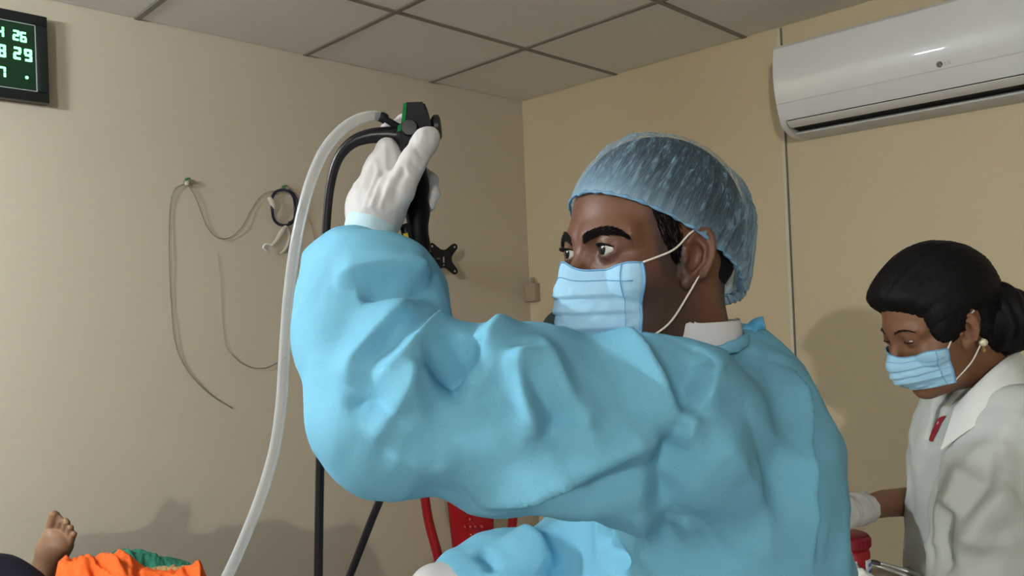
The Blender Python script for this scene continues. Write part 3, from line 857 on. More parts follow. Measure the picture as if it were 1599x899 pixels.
# ------------------------------------------------------------------ the man in the blue gown
HM = Frame(P(1013, 392, 0.86), math.radians(30))
mroot = empty('person', (P(1115, 899, 0.96)[0], P(1115, 899, 0.96)[1], 0), 'man in a pale blue gown, hair net and mask raising an endoscope', 'person')
TO = np.array([mroot.location[0], mroot.location[1], 0])
psi = math.radians(6)
TF = -R0*math.cos(psi)+F0*math.sin(psi); TS = -F0*math.cos(psi)-R0*math.sin(psi)   # torso front, torso left (towards the camera)
def tl(p): q = p-TO; return q@TF, q@TS, p[:, 2]
S_l, M_l, E_l, W_l = P(1045, 674, 0.79), P(800, 652, 0.755), P(605, 632, 0.745), P(577, 380, 0.90)
S_r, E_r, W_r = P(1070, 640, 1.10), P(915, 918, 1.04), P(722, 915, 0.965)
H_r = P(680, 924, 0.95)
NECK = HM.w((-0.060, 0, -0.20))
def man_body(p):
    d = head_sdf(HM.to(p))
    sel = np.where(p[:, 2] < 1.44)[0]
    if len(sel):
        q = p[sel]
        e = rcone(q, NECK, TO+np.array([0, 0, 1.25])-TF*0.02, 0.056, 0.10)
        e = smin(e, rcone(q, TO+np.array([0, 0, 1.30])+TS*0.10, TO+np.array([0, 0, 1.30])-TS*0.10, 0.075, 0.075), 0.05)
        e = smin(e, rcone(q, TO+np.array([0, 0, 1.25]), TO+np.array([0, 0, 0.95]), 0.11, 0.12), 0.05)
        for s in (-1, 1):
            e = smin(e, chain(q, [(TO+TS*0.09*s+np.array([0, 0, 0.92]), 0.085), (TO+TS*0.10*s+np.array([0, 0, 0.50]), 0.055), (TO+TS*0.10*s+np.array([0, 0, 0.09]), 0.04), (TO+TS*0.11*s+TF*0.12+np.array([0, 0, 0.045]), 0.035)]), 0.03)
        d[sel] = smin(d[sel], e, 0.03)
    sel = np.where(p[:, 2] < 1.62)[0]
    q = p[sel]
    a = chain(q, [(S_l, 0.055), (E_l, 0.042), (W_l, 0.026), (P(585, 300, 0.935), 0.022)])
    b = chain(q, [(S_r, 0.055), (E_r, 0.042), (W_r, 0.024), (H_r, 0.022)])
    d[sel] = smin(smin(d[sel], a, 0.03), b, 0.03)
    return d
ho = HM.O
V, F = mesh_sdf(man_body, axis_grid(ho[0]-0.62, ho[0]+0.55, ho[0]-0.16, ho[0]+0.15, 0.0022, 0.014),
                axis_grid(ho[1]-0.45, ho[1]+0.60, ho[1]-0.16, ho[1]+0.15, 0.0022, 0.014),
                axis_grid(0.0, ho[2]+0.16, ho[2]-0.20, ho[2]+0.13, 0.0022, 0.014), smooth=1)
F = flip_out(V, F)
mbody = obj('body', V, F.tolist(), 'skin_brown', mroot)
q = HM.to(V)
stub = np.clip((0.075-np.hypot((q[:, 0]-0.045)*0.9, (q[:, 2]+0.095)*0.8))/0.03, 0, 1)*0.8*(q[:, 2] < 0.0)
side = np.clip(1-np.abs(q[:, 0]-0.030-0.15*(q[:, 2]+0.01))/0.017, 0, 1)**0.6*np.clip((q[:, 2]+0.035)/0.02, 0, 1)*np.clip((0.05-q[:, 2])/0.02, 0, 1)*(np.abs(q[:, 1]) > 0.05)
nape = np.clip((-0.045-q[:, 0])/0.02, 0, 1)*np.clip((q[:, 2]+0.085)/0.03, 0, 1)
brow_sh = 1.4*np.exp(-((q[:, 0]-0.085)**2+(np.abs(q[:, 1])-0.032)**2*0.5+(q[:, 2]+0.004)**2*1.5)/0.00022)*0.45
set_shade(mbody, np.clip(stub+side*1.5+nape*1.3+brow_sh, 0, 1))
gz = (0.95, -0.16, 0.03)
for s in (1, -1): tag(eye_ball(HM, s, gz, mroot), 'dark brown eye')
for s in (1, -1):
    strands('eyebrow', HM, [(0.09, 0.009*s, 0.0125), (0.09, 0.020*s, 0.0160), (0.085, 0.034*s, 0.0185), (0.078, 0.045*s, 0.0165), (0.070, 0.054*s, 0.0120)], 620, 0.0070, lambda t, s=s: (0.1, 0.6*s, 0.35-0.7*t), 0.00048, mroot, spread=0.0048)
    lid = [EYE*np.array([1, s, 1])+np.array([0.0137*math.cos(a)*0.93, 0.0137*math.sin(a)*s, 0.0048*math.cos(a*1.2)]) for a in np.linspace(-0.85, 0.95, 9)]
    V_, F_ = [], []
    for i in range(60):
        t = i/59*7.99; k = int(t); p0 = lid[k]+(lid[k+1]-lid[k])*(t-k)
        b = len(V_); dr = nrmz((0.8, 0.35*s, 0.30))
        for e_ in ((0, 0.0003, 0), (0, -0.0003, 0), (0, 0, 0.0004)): V_.append(HM.w(p0+np.array(e_)))
        V_.append(HM.w(p0+dr*0.0065)); F_ += [[b, b+1, b+3], [b+1, b+2, b+3], [b+2, b, b+3]]
    V2, F2 = sweep([HM.w(p_) for p_ in lid], 0.0008, 6, 2)
    b = len(V_); V_ += list(V2); F_ += [[i+b for i in f_] for f_ in F2]
    obj('eyelashes', V_, F_, 'hair_black', mroot)
strands('sideburn', HM, [(0.040, 0.068, 0.050), (0.034, 0.071, 0.030), (0.028, 0.073, 0.008), (0.024, 0.073, -0.014)], 900, 0.0065, lambda t: (-0.15, 0.25, -0.9), 0.00050, mroot, spread=0.013, axis=(1, 0, 0))
# hair under the net and nape
def man_hair(p):
    q = HM.to(p)
    d = ell(q, (-0.016, 0, 0.030), (0.104, 0.081, 0.096))
    pl = (q[:, 2]-0.060)-(q[:, 0]-0.070)*0.62           # hairline plane, high in front, low behind
    d = smax(d, -pl, 0.006)
    nap = smax(ell(q, (-0.038, 0, -0.015), (0.061, 0.060, 0.052)), q[:, 0]+0.044, 0.006)
    return smin(d, nap, 0.008)
implicit('hair', man_hair, ho-0.15, ho+0.16, 0.004, 'hair_black', mroot)

# bouffant hair net: gathered rim and puffy dome
def cap_mat():
    mt, nt, b = nodes_of('cap_net'); L = nt.links.new
    tc = nt.nodes.new('ShaderNodeTexCoord')
    ga = nt.nodes.new('ShaderNodeAttribute'); ga.attribute_name = 'gather'
    n = nt.nodes.new('ShaderNodeTexNoise'); n.inputs['Scale'].default_value = 1.0; n.inputs['Detail'].default_value = 8; n.inputs['Roughness'].default_value = 0.62
    L(ga.outputs['Vector'], n.inputs['Vector'])
    a2 = nt.nodes.new('ShaderNodeAttribute'); a2.attribute_name = 'dense'
    rp_ = nt.nodes.new('ShaderNodeValToRGB')          # thin bright lines where the net is gathered
    els = rp_.color_ramp.elements
    els[0].position = 0.0; els[0].color = (0.20, 0.20, 0.20, 1); els[1].position = 1.0; els[1].color = (0.30, 0.30, 0.30, 1)
    for ps, vl in ((0.40, 0.14), (0.455, 0.20), (0.475, 0.46), (0.495, 0.18), (0.56, 0.16), (0.59, 0.42), (0.62, 0.18)):
        e_ = els.new(ps); e_.color = (vl, vl, vl, 1)
    L(n.outputs['Fac'], rp_.inputs['Fac'])
    ad = nt.nodes.new('ShaderNodeMath'); ad.operation = 'ADD'; ad.use_clamp = True
    L(rp_.outputs['Color'], ad.inputs[0]); L(a2.outputs['Fac'], ad.inputs[1])
    b.inputs['Base Color'].default_value = (0.34, 0.53, 0.68, 1); b.inputs['Roughness'].default_value = 0.75
    b.inputs['Specular IOR Level'].default_value = 0.3
    tr = nt.nodes.new('ShaderNodeBsdfTransparent')
    tl_ = nt.nodes.new('ShaderNodeBsdfTranslucent'); tl_.inputs['Color'].default_value = (0.34, 0.55, 0.70, 1)
    m1 = nt.nodes.new('ShaderNodeMixShader'); m1.inputs[0].default_value = 0.35
    L(b.outputs[0], m1.inputs[1]); L(tl_.outputs[0], m1.inputs[2])
    ms = nt.nodes.new('ShaderNodeMixShader')
    L(ad.outputs[0], ms.inputs[0]); L(tr.outputs[0], ms.inputs[1]); L(m1.outputs[0], ms.inputs[2])
    L(ms.outputs[0], nt.nodes['Material Output'].inputs['Surface'])
cap_mat()
fabric('cap_band', (0.15, 0.29, 0.43), 300, 0.4, 0.15)
def hair_net():
    nth, nt_ = 300, 72
    tilt = math.radians(31)
    ax = np.array([-math.sin(tilt), 0, math.cos(tilt)]); fx = np.array([math.cos(tilt), 0, math.sin(tilt)]); lx = np.array([0, 1.0, 0])
    rc = np.array([-0.004, 0, 0.008])                    # centre of the rim
    Q_, dense, gath = [], [], []
    for j in range(nt_+1):
        t = j/nt_
        for i in range(nth):
            th = 2*math.pi*i/nth
            cf, sf = math.cos(th), math.sin(th)
            back = max(0, -cf)**1.5
            ra, rb = (0.101 if cf > 0 else 0.104), 0.0835
            ph = t*math.pi/2
            puff = 1+0.20*math.exp(-((t-0.16)/0.20)**2)*back+0.015*back+0.035*math.sin(min(1, t*2.2)*math.pi/2)
            r = math.cos(ph)**0.62*puff if t < 1 else 0.0
            hgt = (0.112+0.022*back)*math.sin(ph)**0.95
            sag = -0.040*back*(math.sin(min(1, t*2.8)*math.pi) if t < 0.357 else 0)
            p = rc+fx*(ra*r*cf)+lx*(rb*r*sf)+ax*(hgt+sag)
            # gathers running from the rim towards the crown
            g = noise.fractal(Vector((math.cos(th)*9, math.sin(th)*9, t*1.6)), 0.9, 2.1, 4)
            g2 = math.sin(th*46+3*noise.noise(Vector((math.cos(th)*3, math.sin(th)*3, t*2))))
            am = 0.0075*math.sin(math.pi*min(1, t*1.25+0.06))**0.6
            fold = abs(g)
            out = nrmz(fx*cf*math.cos(ph)+lx*sf*math.cos(ph)+ax*math.sin(ph))
            p = p+out*(am*(0.75-1.9*fold)+0.0016*g2*math.exp(-t*9))
            Q_.append(p)
            wv = 1.6*noise.noise(Vector((cf*2, sf*2, t*2.5)))
            gath.append((cf*19+wv, sf*19-wv, t*1.7))
            dense.append(0.30*math.exp(-(fold/0.05)**2)*(t > 0.06)+(0.42+0.25*max(0, cf))*math.exp(-t*(16-8*max(0, cf)))+0.50*back*math.exp(-((t-0.20)/0.26)**2))
    Q_ = np.array(Q_)
    h = HM.to(np.array([HM.w(q_) for q_ in Q_]))
    # keep clear of the scalp
    dd = ell(h, (-0.016, 0, 0.030), (0.106, 0.083, 0.098))
    cn = nrmz
    push = np.maximum(0.002-dd, 0)
    dirv = h-np.array([-0.016, 0, 0.030]); dirv /= np.linalg.norm(dirv, axis=1)[:, None]+1e-9
    Q_ = h+dirv*push[:, None]
    V = np.array([HM.w(q_) for q_ in Q_]); F = []
    for j in range(nt_):
        for i in range(nth):
            i2 = (i+1) % nth
            F.append([j*nth+i, j*nth+i2, (j+1)*nth+i2, (j+1)*nth+i])
    o = obj('hair_net', V, F, 'cap_net', mroot)
    at_ = o.data.attributes.new('dense', 'FLOAT', 'POINT'); at_.data.foreach_set('value', np.array(dense, np.float32))
    a3 = o.data.attributes.new('gather', 'FLOAT_VECTOR', 'POINT'); a3.data.foreach_set('vector', np.array(gath, np.float32).ravel())
    rim = [V[i]+0.0*V[i] for i in range(0, nth, 3)]
    rad = [0.0016+0.0008*math.sin(i*2.1) for i in range(len(rim))]
    tube('elastic_band', rim, rad, 'cap_band', o, n=8, sub=2, closed=True)
    return o
hair_net()
mk, idx, nu, nv = mask_mesh(HM, mroot, -0.021, -0.104, 0.057, 0.1215, 0.060)
tube('ear_loop', [HM.w(idx(nu, 0)), HM.w((0.030, 0.073, -0.004)), HM.w((0.012, 0.0785, 0.012)), HM.w((0.000, 0.0815, 0.0185))], 0.0011, 'loop_white', mk, n=8)
tube('ear_loop', [HM.w(idx(nu, nv-4)), HM.w((0.034, 0.066, -0.078)), HM.w((0.014, 0.074, -0.050)), HM.w((0.002, 0.079, -0.030))], 0.0011, 'loop_white', mk, n=8)
tube('ear_loop', [HM.w(idx(0, 0)), HM.w((0.010, -0.076, -0.002)), HM.w((-0.018, -0.085, 0.020))], 0.0011, 'loop_white', mk, n=8)

# gown
def lerp(x, xs, ys): return np.interp(x, xs, ys)
def gown(p):
    a, b, z = tl(p)
    zk = [0.0, 0.45, 0.9, 1.10, 1.22, 1.32, 1.39, 1.435, 1.455, 1.47, 2.0]
    hF = lerp(z, zk, [0.20, 0.20, 0.175, 0.158, 0.150, 0.138, 0.112, 0.085, 0.072, 0.066, 0.066])
    hS = lerp(z, zk, [0.25, 0.25, 0.215, 0.205, 0.205, 0.200, 0.170, 0.115, 0.085, 0.070, 0.070])
    cF = lerp(z, zk, [0, 0, 0, 0, -0.002, -0.008, -0.004, 0.006, 0.01, 0.012, 0.012])
    k = np.hypot((a-cF)/hF, b/hS)
    d = (k-1)*np.minimum(hF, hS)*0.9
    d = np.maximum(d, z-1.450); d = np.maximum(d, 0.42-z)
    up = chain(p, [(S_l, 0.097), (P(920, 668, 0.77), 0.089), (M_l, 0.091), (E_l, 0.069)], 0.02)
    fo = chain(p, [(E_l, 0.064), (P(582, 530, 0.79), 0.070), (P(578, 472, 0.832), 0.074), (P(563, 430, 0.872), 0.057)], 0.03)
    el = P(588, 672, 0.745)
    arm = smin(smin(up, fo, 0.022), np.linalg.norm(p-el, axis=1)-0.040, 0.06)
    ra = chain(p, [(S_r, 0.10), (E_r, 0.088), (P(785, 908, 0.985), 0.058), (W_r, 0.040)], 0.03)
    d = smin(d, smin(ra, d, 0.03), 0.01)
    return smin(d, arm, 0.035)
glo = np.array([min(x) for x in zip(TO-0.32, E_l-0.12, W_l-0.12, W_r-0.08)]); ghi = np.array([max(x) for x in zip(TO+0.32, E_l+0.12, S_r+0.15, W_l+0.12)])
GH = 0.0041
V, F = mesh_sdf(gown, grid(glo[0], ghi[0], GH), grid(glo[1], ghi[1], GH), axis_grid(0.40, 1.66, 1.06, 1.66, GH, 0.02), smooth=2)
F = flip_out(V, F)
N = normals(V, F)
sel = np.where(V[:, 2] > 1.04)[0]
def ridged(v, sc, sd, oc): return np.array([1-2.2*abs(noise.fractal(Vector((x[0]*sc+sd, x[1]*sc-sd, x[2]*sc*0.8+sd)), 1.0, 2.1, oc)) for x in v])
def crumple(v, sc, sd):
    out = []
    for x in v:
        dd = noise.voronoi(Vector((x[0]*sc+sd, x[1]*sc-sd, x[2]*sc+sd)))[0]
        out.append(min(dd[1]-dd[0], 0.5))
    return np.array(out)
V[sel] += N[sel]*(0.0065*(ridged(V[sel], 6.0, 1.3, 2)-0.45)+0.0022*(ridged(V[sel], 16.0, 4.1, 1)-0.45)-0.013*(crumple(V[sel], 8.5, 2.7)-0.25))[:, None]
bv = BVHTree.FromPolygons(V.tolist(), F.tolist())
V = creases(V, N, bv, [
    ([(520, 440), (560, 432), (610, 424), (645, 422), (672, 432)], 0.0170, 0.020, 0.007),
    ([(560, 462), (600, 455), (640, 452), (684, 462)], -0.0170, 0.010, 0.008),
    ([(540, 600), (570, 552), (602, 505), (645, 466)], 0.0170, 0.016, 0.008),
    ([(583, 600), (627, 572), (668, 535), (705, 506), (738, 500)], 0.0272, 0.010, 0.022),
    ([(672, 590), (700, 578), (722, 562), (742, 535)], -0.0442, 0.014, 0.014),
    ([(700, 600), (740, 572), (770, 535), (797, 503)], 0.0221, 0.014, 0.012),
    ([(800, 502), (807, 545), (815, 610), (835, 690)], 0.0221, 0.024, 0.008),
    ([(815, 560), (850, 620), (895, 670)], -0.0238, 0.018, 0.018),
    ([(830, 520), (880, 600), (937, 706)], 0.0136, 0.010, 0.016),
    ([(960, 520), (1000, 560), (1030, 610), (1053, 660)], 0.0204, 0.010, 0.018),
    ([(1054, 672), (990, 694), (938, 716), (880, 742), (826, 762), (745, 786)], 0.0230, 0.012, 0.014),
    ([(1040, 725), (960, 752), (880, 782), (820, 796)], -0.0120, 0.012, 0.012),
    ([(580, 690), (620, 640), (648, 606), (655, 575)], 0.0153, 0.010, 0.014),
    ([(540, 640), (570, 620), (610, 640), (640, 670)], -0.0136, 0.012, 0.012),
    ([(600, 700), (660, 720), (720, 725)], 0.0102, 0.014, 0.020),
    ([(660, 640), (720, 620), (780, 630)], -0.0102, 0.020, 0.020),
    ([(1054, 660), (1048, 720), (1043, 775), (1035, 850)], -0.0238, 0.012, 0.012),
    ([(1130, 545), (1104, 620), (1075, 670), (1058, 700)], 0.0170, 0.010, 0.014),
    ([(1085, 540), (1075, 600), (1060, 650)], -0.0136, 0.012, 0.012),
    ([(1100, 650), (1150, 720), (1190, 800), (1200, 890)], 0.0136, 0.020, 0.020),
    ([(1150, 600), (1190, 680), (1215, 780)], -0.0102, 0.020, 0.024),
    ([(1235, 575), (1252, 650), (1260, 740), (1266, 893)], 0.0170, 0.006, 0.020),
    ([(905, 812), (935, 838), (962, 870), (975, 895)], -0.0204, 0.012, 0.012),
    ([(800, 830), (840, 850), (860, 890)], 0.0170, 0.012, 0.016),
    ([(745, 860), (765, 875), (770, 895)], -0.0136, 0.007, 0.007),
    ([(1000, 800), (1020, 840), (1010, 893)], 0.0136, 0.010, 0.014),
    ([(1060, 800), (1110, 840), (1130, 893)], -0.0136, 0.014, 0.014),
])
V[sel] = laplace(V, F, 0.2)[sel]
gw = obj('gown', V, F.tolist(), 'gown_blue', mroot)
# collar of the shirt, gown neckline and tie
def ring_band(p, rad, half, tilt_off):
    ax = nrmz(HM.w((-0.035, 0, -0.06))-NECK)
    c = NECK+ax*tilt_off
    q = p-c; h = q@ax; r = np.linalg.norm(q-h[:, None]*ax, axis=1)
    return smax(np.abs(r-rad)-0.0035, np.abs(h)-half, 0.003)
nl, nh = NECK-0.12, NECK+0.12
implicit('shirt_collar', lambda p: ring_band(p, 0.063, 0.020, 0.112), nl, nh, 0.004, 'shirt_pale', mroot, smooth=2)
implicit('neck_binding', lambda p: ring_band(p, 0.070, 0.008, 0.094), nl, nh, 0.004, 'gown_blue', mroot, smooth=2)
# two ends of the tie standing up behind the neck
def ribbon(name, pts, w, mt, parent, th=0.0012, side=None):
    C_ = catmull(pts, 6); V_, F_ = [], []
    side = nrmz(side)
    for i, c in enumerate(C_):
        t = nrmz(C_[min(i+1, len(C_)-1)]-C_[max(i-1, 0)])
        sd = nrmz(side-t*np.dot(side, t)); nn = np.cross(t, sd)
        for a, b in ((-1, -1), (1, -1), (1, 1), (-1, 1)): V_.append(c+sd*w/2*a+nn*th/2*b)
    n_ = len(C_)
    for i in range(n_-1):
        for k in range(4): F_.append([i*4+k, i*4+(k+1) % 4, i*4+4+(k+1) % 4, i*4+4+k])
    F_ += [[3, 2, 1, 0], [n_*4-4, n_*4-3, n_*4-2, n_*4-1]]
    return obj(name, V_, F_, mt, parent)
fabric('tie_blue', (0.10, 0.36, 0.60), 300, 0.2, 0.05)
ribbon('tie_end', [P(1160, 522, 0.90), P(1172, 514, 0.90), P(1182, 506, 0.895), P(1193, 503, 0.89)], 0.014, 'tie_blue', mroot, 0.003, UP)
ribbon('tie_end', [P(1160, 522, 0.905), P(1180, 524, 0.90), P(1194, 533, 0.895), P(1202, 550, 0.892)], 0.012, 'tie_blue', mroot, 0.003, c_u+c_r)
# knit cuff and gloves
implicit('cuff', lambda p: chain(p, [(P(574, 400, 0.888), 0.036), (P(577, 372, 0.903), 0.0310), (P(580, 340, 0.9185), 0.0290)]), W_l-0.09, W_l+0.09, 0.004, 'cuff_pale', mroot)
def glove_l(p):
    w0 = P(581, 341, 0.918)
    d = chain(p, [(w0, 0.0275), (P(583, 320, 0.925), 0.0278), (P(592, 272, 0.945), 0.0190)], 0.01)
    d = smin(d, chain(p, [(P(586, 330, 0.920), 0.026), (P(606, 238, 0.945), 0.0155)]), 0.02)
    d = smin(d, chain(p, [(P(590, 330, 0.92), 0.025), (P(622, 262, 0.945), 0.012)]), 0.018)
    # thumb
    d = smin(d, chain(p, [(P(594, 334, 0.910), 0.022), (P(622, 298, 0.902), 0.0185), (P(645, 252, 0.910), 0.0150), (P(664, 222, 0.920), 0.0152), (P(670, 214, 0.924), 0.0135)], 0.006), 0.014)
    # fingers round the far side of the handle
    k = 0.005
    d = smin(d, chain(p, [(P(604, 236, 0.948), 0.0128), (P(608, 205, 0.965), 0.0108), (P(632, 190, 0.990), 0.0098), (P(654, 214, 0.998), 0.0090)], 0.004), k)
    d = smin(d, chain(p, [(P(596, 250, 0.952), 0.0130), (P(608, 252, 0.995), 0.0112), (P(648, 264, 1.004), 0.0105), (P(674, 282, 0.972), 0.0098)], 0.004), k)
    d = smin(d, chain(p, [(P(590, 272, 0.952), 0.0128), (P(606, 277, 0.995), 0.0112), (P(648, 290, 1.002), 0.0105), (P(676, 302, 0.970), 0.0100)], 0.004), k)
    d = smin(d, chain(p, [(P(588, 296, 0.950), 0.0120), (P(604, 302, 0.990), 0.0100), (P(645, 312, 0.996), 0.0095), (P(669, 320, 0.968), 0.0090)], 0.004), k)
    return d
def glove_fn(V, F):
    N = normals(V, F)
    n1 = np.array([abs(noise.fractal(Vector(((v@c_r)*60, (v@c_u)*18+(v@c_r)*14, (v@c_f)*40)), 1.0, 2.0, 2)) for v in V])
    V = V+N*(0.0022*(0.25-n1))[:, None]
    bv = BVHTree.FromPolygons(V.tolist(), F.tolist())
    return creases(V, N, bv, [([(618, 322), (616, 300), (624, 275), (634, 258)], -0.005, 0.004, 0.006), ([(577, 330), (588, 300), (604, 270)], 0.0024, 0.0022, 0.003),
        ([(566, 335), (580, 295), (592, 262)], 0.0022, 0.002, 0.003), ([(592, 330), (602, 300), (612, 276)], 0.002, 0.002, 0.0026),
        ([(648, 232), (658, 244), (668, 250)], -0.0022, 0.002, 0.002), ([(640, 250), (650, 260), (658, 262)], -0.002, 0.0018, 0.002), ([(630, 255), (640, 272), (650, 282)], 0.002, 0.002, 0.002),
        ([(560, 328), (580, 322), (604, 328), (618, 333)], 0.0014, 0.0018, 0.0018)])
hl = P(620, 275, 0.95)
implicit('glove', glove_l, hl-0.12, hl+0.12, 0.0026, 'glove_white', mroot, smooth=2, fn=glove_fn)
def glove_r(p):
    d = chain(p, [(P(732, 915, 0.968), 0.030), (P(710, 918, 0.958), 0.0320), (H_r, 0.034)], 0.01)
    for k, (dx, dy, dd) in enumerate(((-42, 20, 0.03), (-48, 30, 0.008), (-46, 44, -0.012), (-38, 58, -0.03))):
        d = smin(d, chain(p, [(P(676+dx*0.2, 925+dy*0.5, 0.95+dd), 0.0125), (P(676+dx, 925+dy+8, 0.94+dd), 0.0105), (P(676+dx-6, 970+dy, 0.935+dd), 0.0090)], 0.003), 0.006)
    return smin(d, chain(p, [(P(712, 925, 0.935), 0.018), (P(688, 952, 0.912), 0.014), (P(664, 972, 0.91), 0.012)]), 0.012)
implicit('glove', glove_r, H_r-0.14, H_r+0.12, 0.0035, 'glove_white', mroot, smooth=2)
for s in (-1, 1):
    f0 = TO+TS*0.11*s
    def shoe(p, f0=f0):
        d = chain(p, [(f0-TF*0.045+np.array([0, 0, 0.058]), 0.050), (f0+TF*0.07+np.array([0, 0, 0.048]), 0.047), (f0+TF*0.165+np.array([0, 0, 0.038]), 0.038)], 0.02)
        return smax(d, 0.004-p[:, 2], 0.004)
    implicit('shoe', shoe, f0-np.array([0.25, 0.25, 0.01]), f0+np.array([0.25, 0.25, 0.14]), 0.008, 'shoe_black', mroot)

# ------------------------------------------------------------------ endoscope
mat('scope_black', (0.004, 0.004, 0.005), 0.5, spec=0.12)
mat('scope_green', (0.004, 0.15, 0.035), 0.6, spec=0.08)
mat('scope_yellow', (0.70, 0.58, 0.03), 0.4)
mat('scope_grey', (0.012, 0.013, 0.014), 0.4, spec=0.2)
ero = empty('endoscope', P(652, 470, 0.95), 'black endoscope with control handle and cords held up in the gloved hand', 'endoscope')
hd = Parts()
poly = [(631, 159), (662, 158), (667, 176), (671, 198), (682, 206), (680, 216), (664, 236), (655, 252), (634, 250), (625, 236), (622, 212), (627, 186)]
hd.prism([P(x, y, 0.938) for x, y in poly], c_f*0.036)
bmesh.ops.bevel(hd.bm, geom=[e for e in hd.bm.edges], offset=0.0022, segments=2, affect='EDGES')
head_o = hd.build('control_head', 'scope_black', ero, angle=50)
implicit('handle', lambda p: chain(p, [(P(644, 235, 0.957), 0.0165), (P(650, 290, 0.957), 0.0135), (P(652, 330, 0.957), 0.0132), (P(654, 385, 0.955), 0.0122), (P(655, 430, 0.952), 0.0110), (P(655, 480, 0.950), 0.0085)], 0.01), P(650, 330, 0.955)-0.16, P(650, 330, 0.955)+0.16, 0.003, 'scope_black', ero)
gs = Parts().prism([P(x, y, 0.9365) for x, y in ((630, 161), (635, 161), (634, 178), (632, 192), (627, 192), (628, 178))], c_f*0.036)
gs.build('green_strip', 'scope_green', head_o, smooth=False)
Parts().prism([P(x, y, 0.9365) for x, y in ((621, 196), (627, 194), (626, 204), (621, 206))], c_f*0.03).build('green_mark', 'scope_green', head_o, smooth=False)
Parts().lathe(P(640, 200, 0.9375), -c_f, [(0.010, 0), (0.0105, 0.002), (0.009, 0.006), (0.0, 0.0065)], 20).build('valve_button', 'scope_grey', head_o)
Parts().lathe(P(655, 222, 0.9375), -c_f, [(0.012, 0), (0.012, 0.003), (0.0075, 0.0045), (0.0, 0.005)], 20).build('valve_button', 'scope_grey', head_o)
Parts().lathe(P(672, 200, 0.957), nrmz(c_r+c_u*0.1), [(0.006, 0), (0.013, 0.003), (0.0155, 0.006), (0.0155, 0.011), (0.012, 0.013), (0.0, 0.0135)], 14).build('angle_knob', 'black_plastic', ero)
tube('light_guide_cord', [P(632, 214, 0.955), P(605, 211, 0.952), P(575, 213, 0.95), (P(548, 224, 0.95)), P(527, 250, 0.953), P(515, 295, 0.957), P(509, 360, 0.962), P(505, 460, 0.968), P(502, 600, 0.972), P(499, 760, 0.972), P(497, 899, 0.970), P(495, 1100, 0.968), P(470, 1500, 0.98), np.array([-1.98, -1.62, 0.05]), np.array([-1.80, -1.50, 0.008]), np.array([-1.55, -1.50, 0.008]), np.array([-1.40, -1.30, 0.008])],
     [0.0125, 0.0105, 0.0088, 0.0072, 0.0060]+[0.0055]*12, 'black_rubber', ero, n=14)
Parts().tube([P(634, 214, 0.955), P(626, 213, 0.954), P(619, 212.4, 0.953)], [0.0150, 0.0155, 0.0130], n=18).build('cord_boot', 'scope_grey', ero)
tube('insertion_tube', [P(655, 476, 0.950), P(654, 560, 0.955), P(643, 650, 0.97), P(622, 712, 0.985), P(603, 758, 1.0), P(580, 812, 1.02), P(546, 899, 1.05), P(500, 1010, 1.08), P(430, 1100, 1.15), P(330, 1130, 1.30), P(240, 1110, 1.45)], [0.0075, 0.0060]+[0.0053]*9, 'black_rubber', ero, n=14)
bp_ = Parts().tube([P(648, 402, 0.948), P(641, 385, 0.942), P(635, 366, 0.938), P(632, 352, 0.937)], [0.0075, 0.0068, 0.0062, 0.0060], n=14).build('biopsy_port', 'scope_grey', ero)
Parts().tube([P(632, 356, 0.937), P(630, 350, 0.9365)], [0.0078, 0.0080], n=14).build('port_cap', 'black_rubber', bp_)
Parts().tube([P(636.5, 378, 0.9345), P(633, 364, 0.9318)], [0.0024, 0.0030], n=10).build('yellow_band', 'scope_yellow', bp_)
vp = Parts().tube([P(626, 200, 0.952), P(614, 193, 0.948), P(602, 186, 0.945)], [0.0042, 0.0040, 0.0040], n=12).build('suction_port', 'black_rubber', ero)
Parts().tube([P(603, 187, 0.9452), P(597, 183, 0.9437), P(586, 181, 0.942)], [0.0062, 0.0064, 0.0052], n=14).build('port_collar', 'scope_grey', vp)

# clear suction tube
def tube_mat():
    mt, nt, b = nodes_of('clear_tube'); L = nt.links.new
    b.inputs['Base Color'].default_value = (0.62, 0.65, 0.66, 1); b.inputs['Roughness'].default_value = 0.28; b.inputs['Specular IOR Level'].default_value = 0.55
    lw = nt.nodes.new('ShaderNodeLayerWeight'); lw.inputs['Blend'].default_value = 0.35
    mr = nt.nodes.new('ShaderNodeMapRange'); mr.inputs['To Min'].default_value = 0.30; mr.inputs['To Max'].default_value = 0.75
    L(lw.outputs['Facing'], mr.inputs['Value'])
    tr = nt.nodes.new('ShaderNodeBsdfTransparent')
    ms = nt.nodes.new('ShaderNodeMixShader'); L(mr.outputs['Result'], ms.inputs[0])
    L(tr.outputs[0], ms.inputs[1]); L(b.outputs[0], ms.inputs[2]); L(ms.outputs[0], nt.nodes['Material Output'].inputs['Surface'])
tube_mat()
sp = [P(596, 182, 0.9435), P(580, 181, 0.94), P(556, 188, 0.935), P(530, 206, 0.93), P(506, 236, 0.925), P(487, 278, 0.92), P(472, 330, 0.915), P(460, 390, 0.91), P(451, 460, 0.91), P(445, 540, 0.91), P(440, 620, 0.91), P(431, 690, 0.91), P(414, 755, 0.912), P(390, 820, 0.915), P(353, 903, 0.92), P(300, 1000, 0.95), P(255, 1100, 1.0), np.array([-2.55, -1.60, 0.35]), np.array([-2.45, -1.45, 0.05]), np.array([-2.25, -1.30, 0.009]), np.array([-1.95, -1.25, 0.009])]
V, F = sweep(sp, [0.0058, 0.0062]+[0.0066]*19, 14, 6)
tag(obj('suction_tube', V, F, 'clear_tube', None, loc=sp[-1]), 'clear milky plastic tube curving down from the top of the endoscope', 'tube')
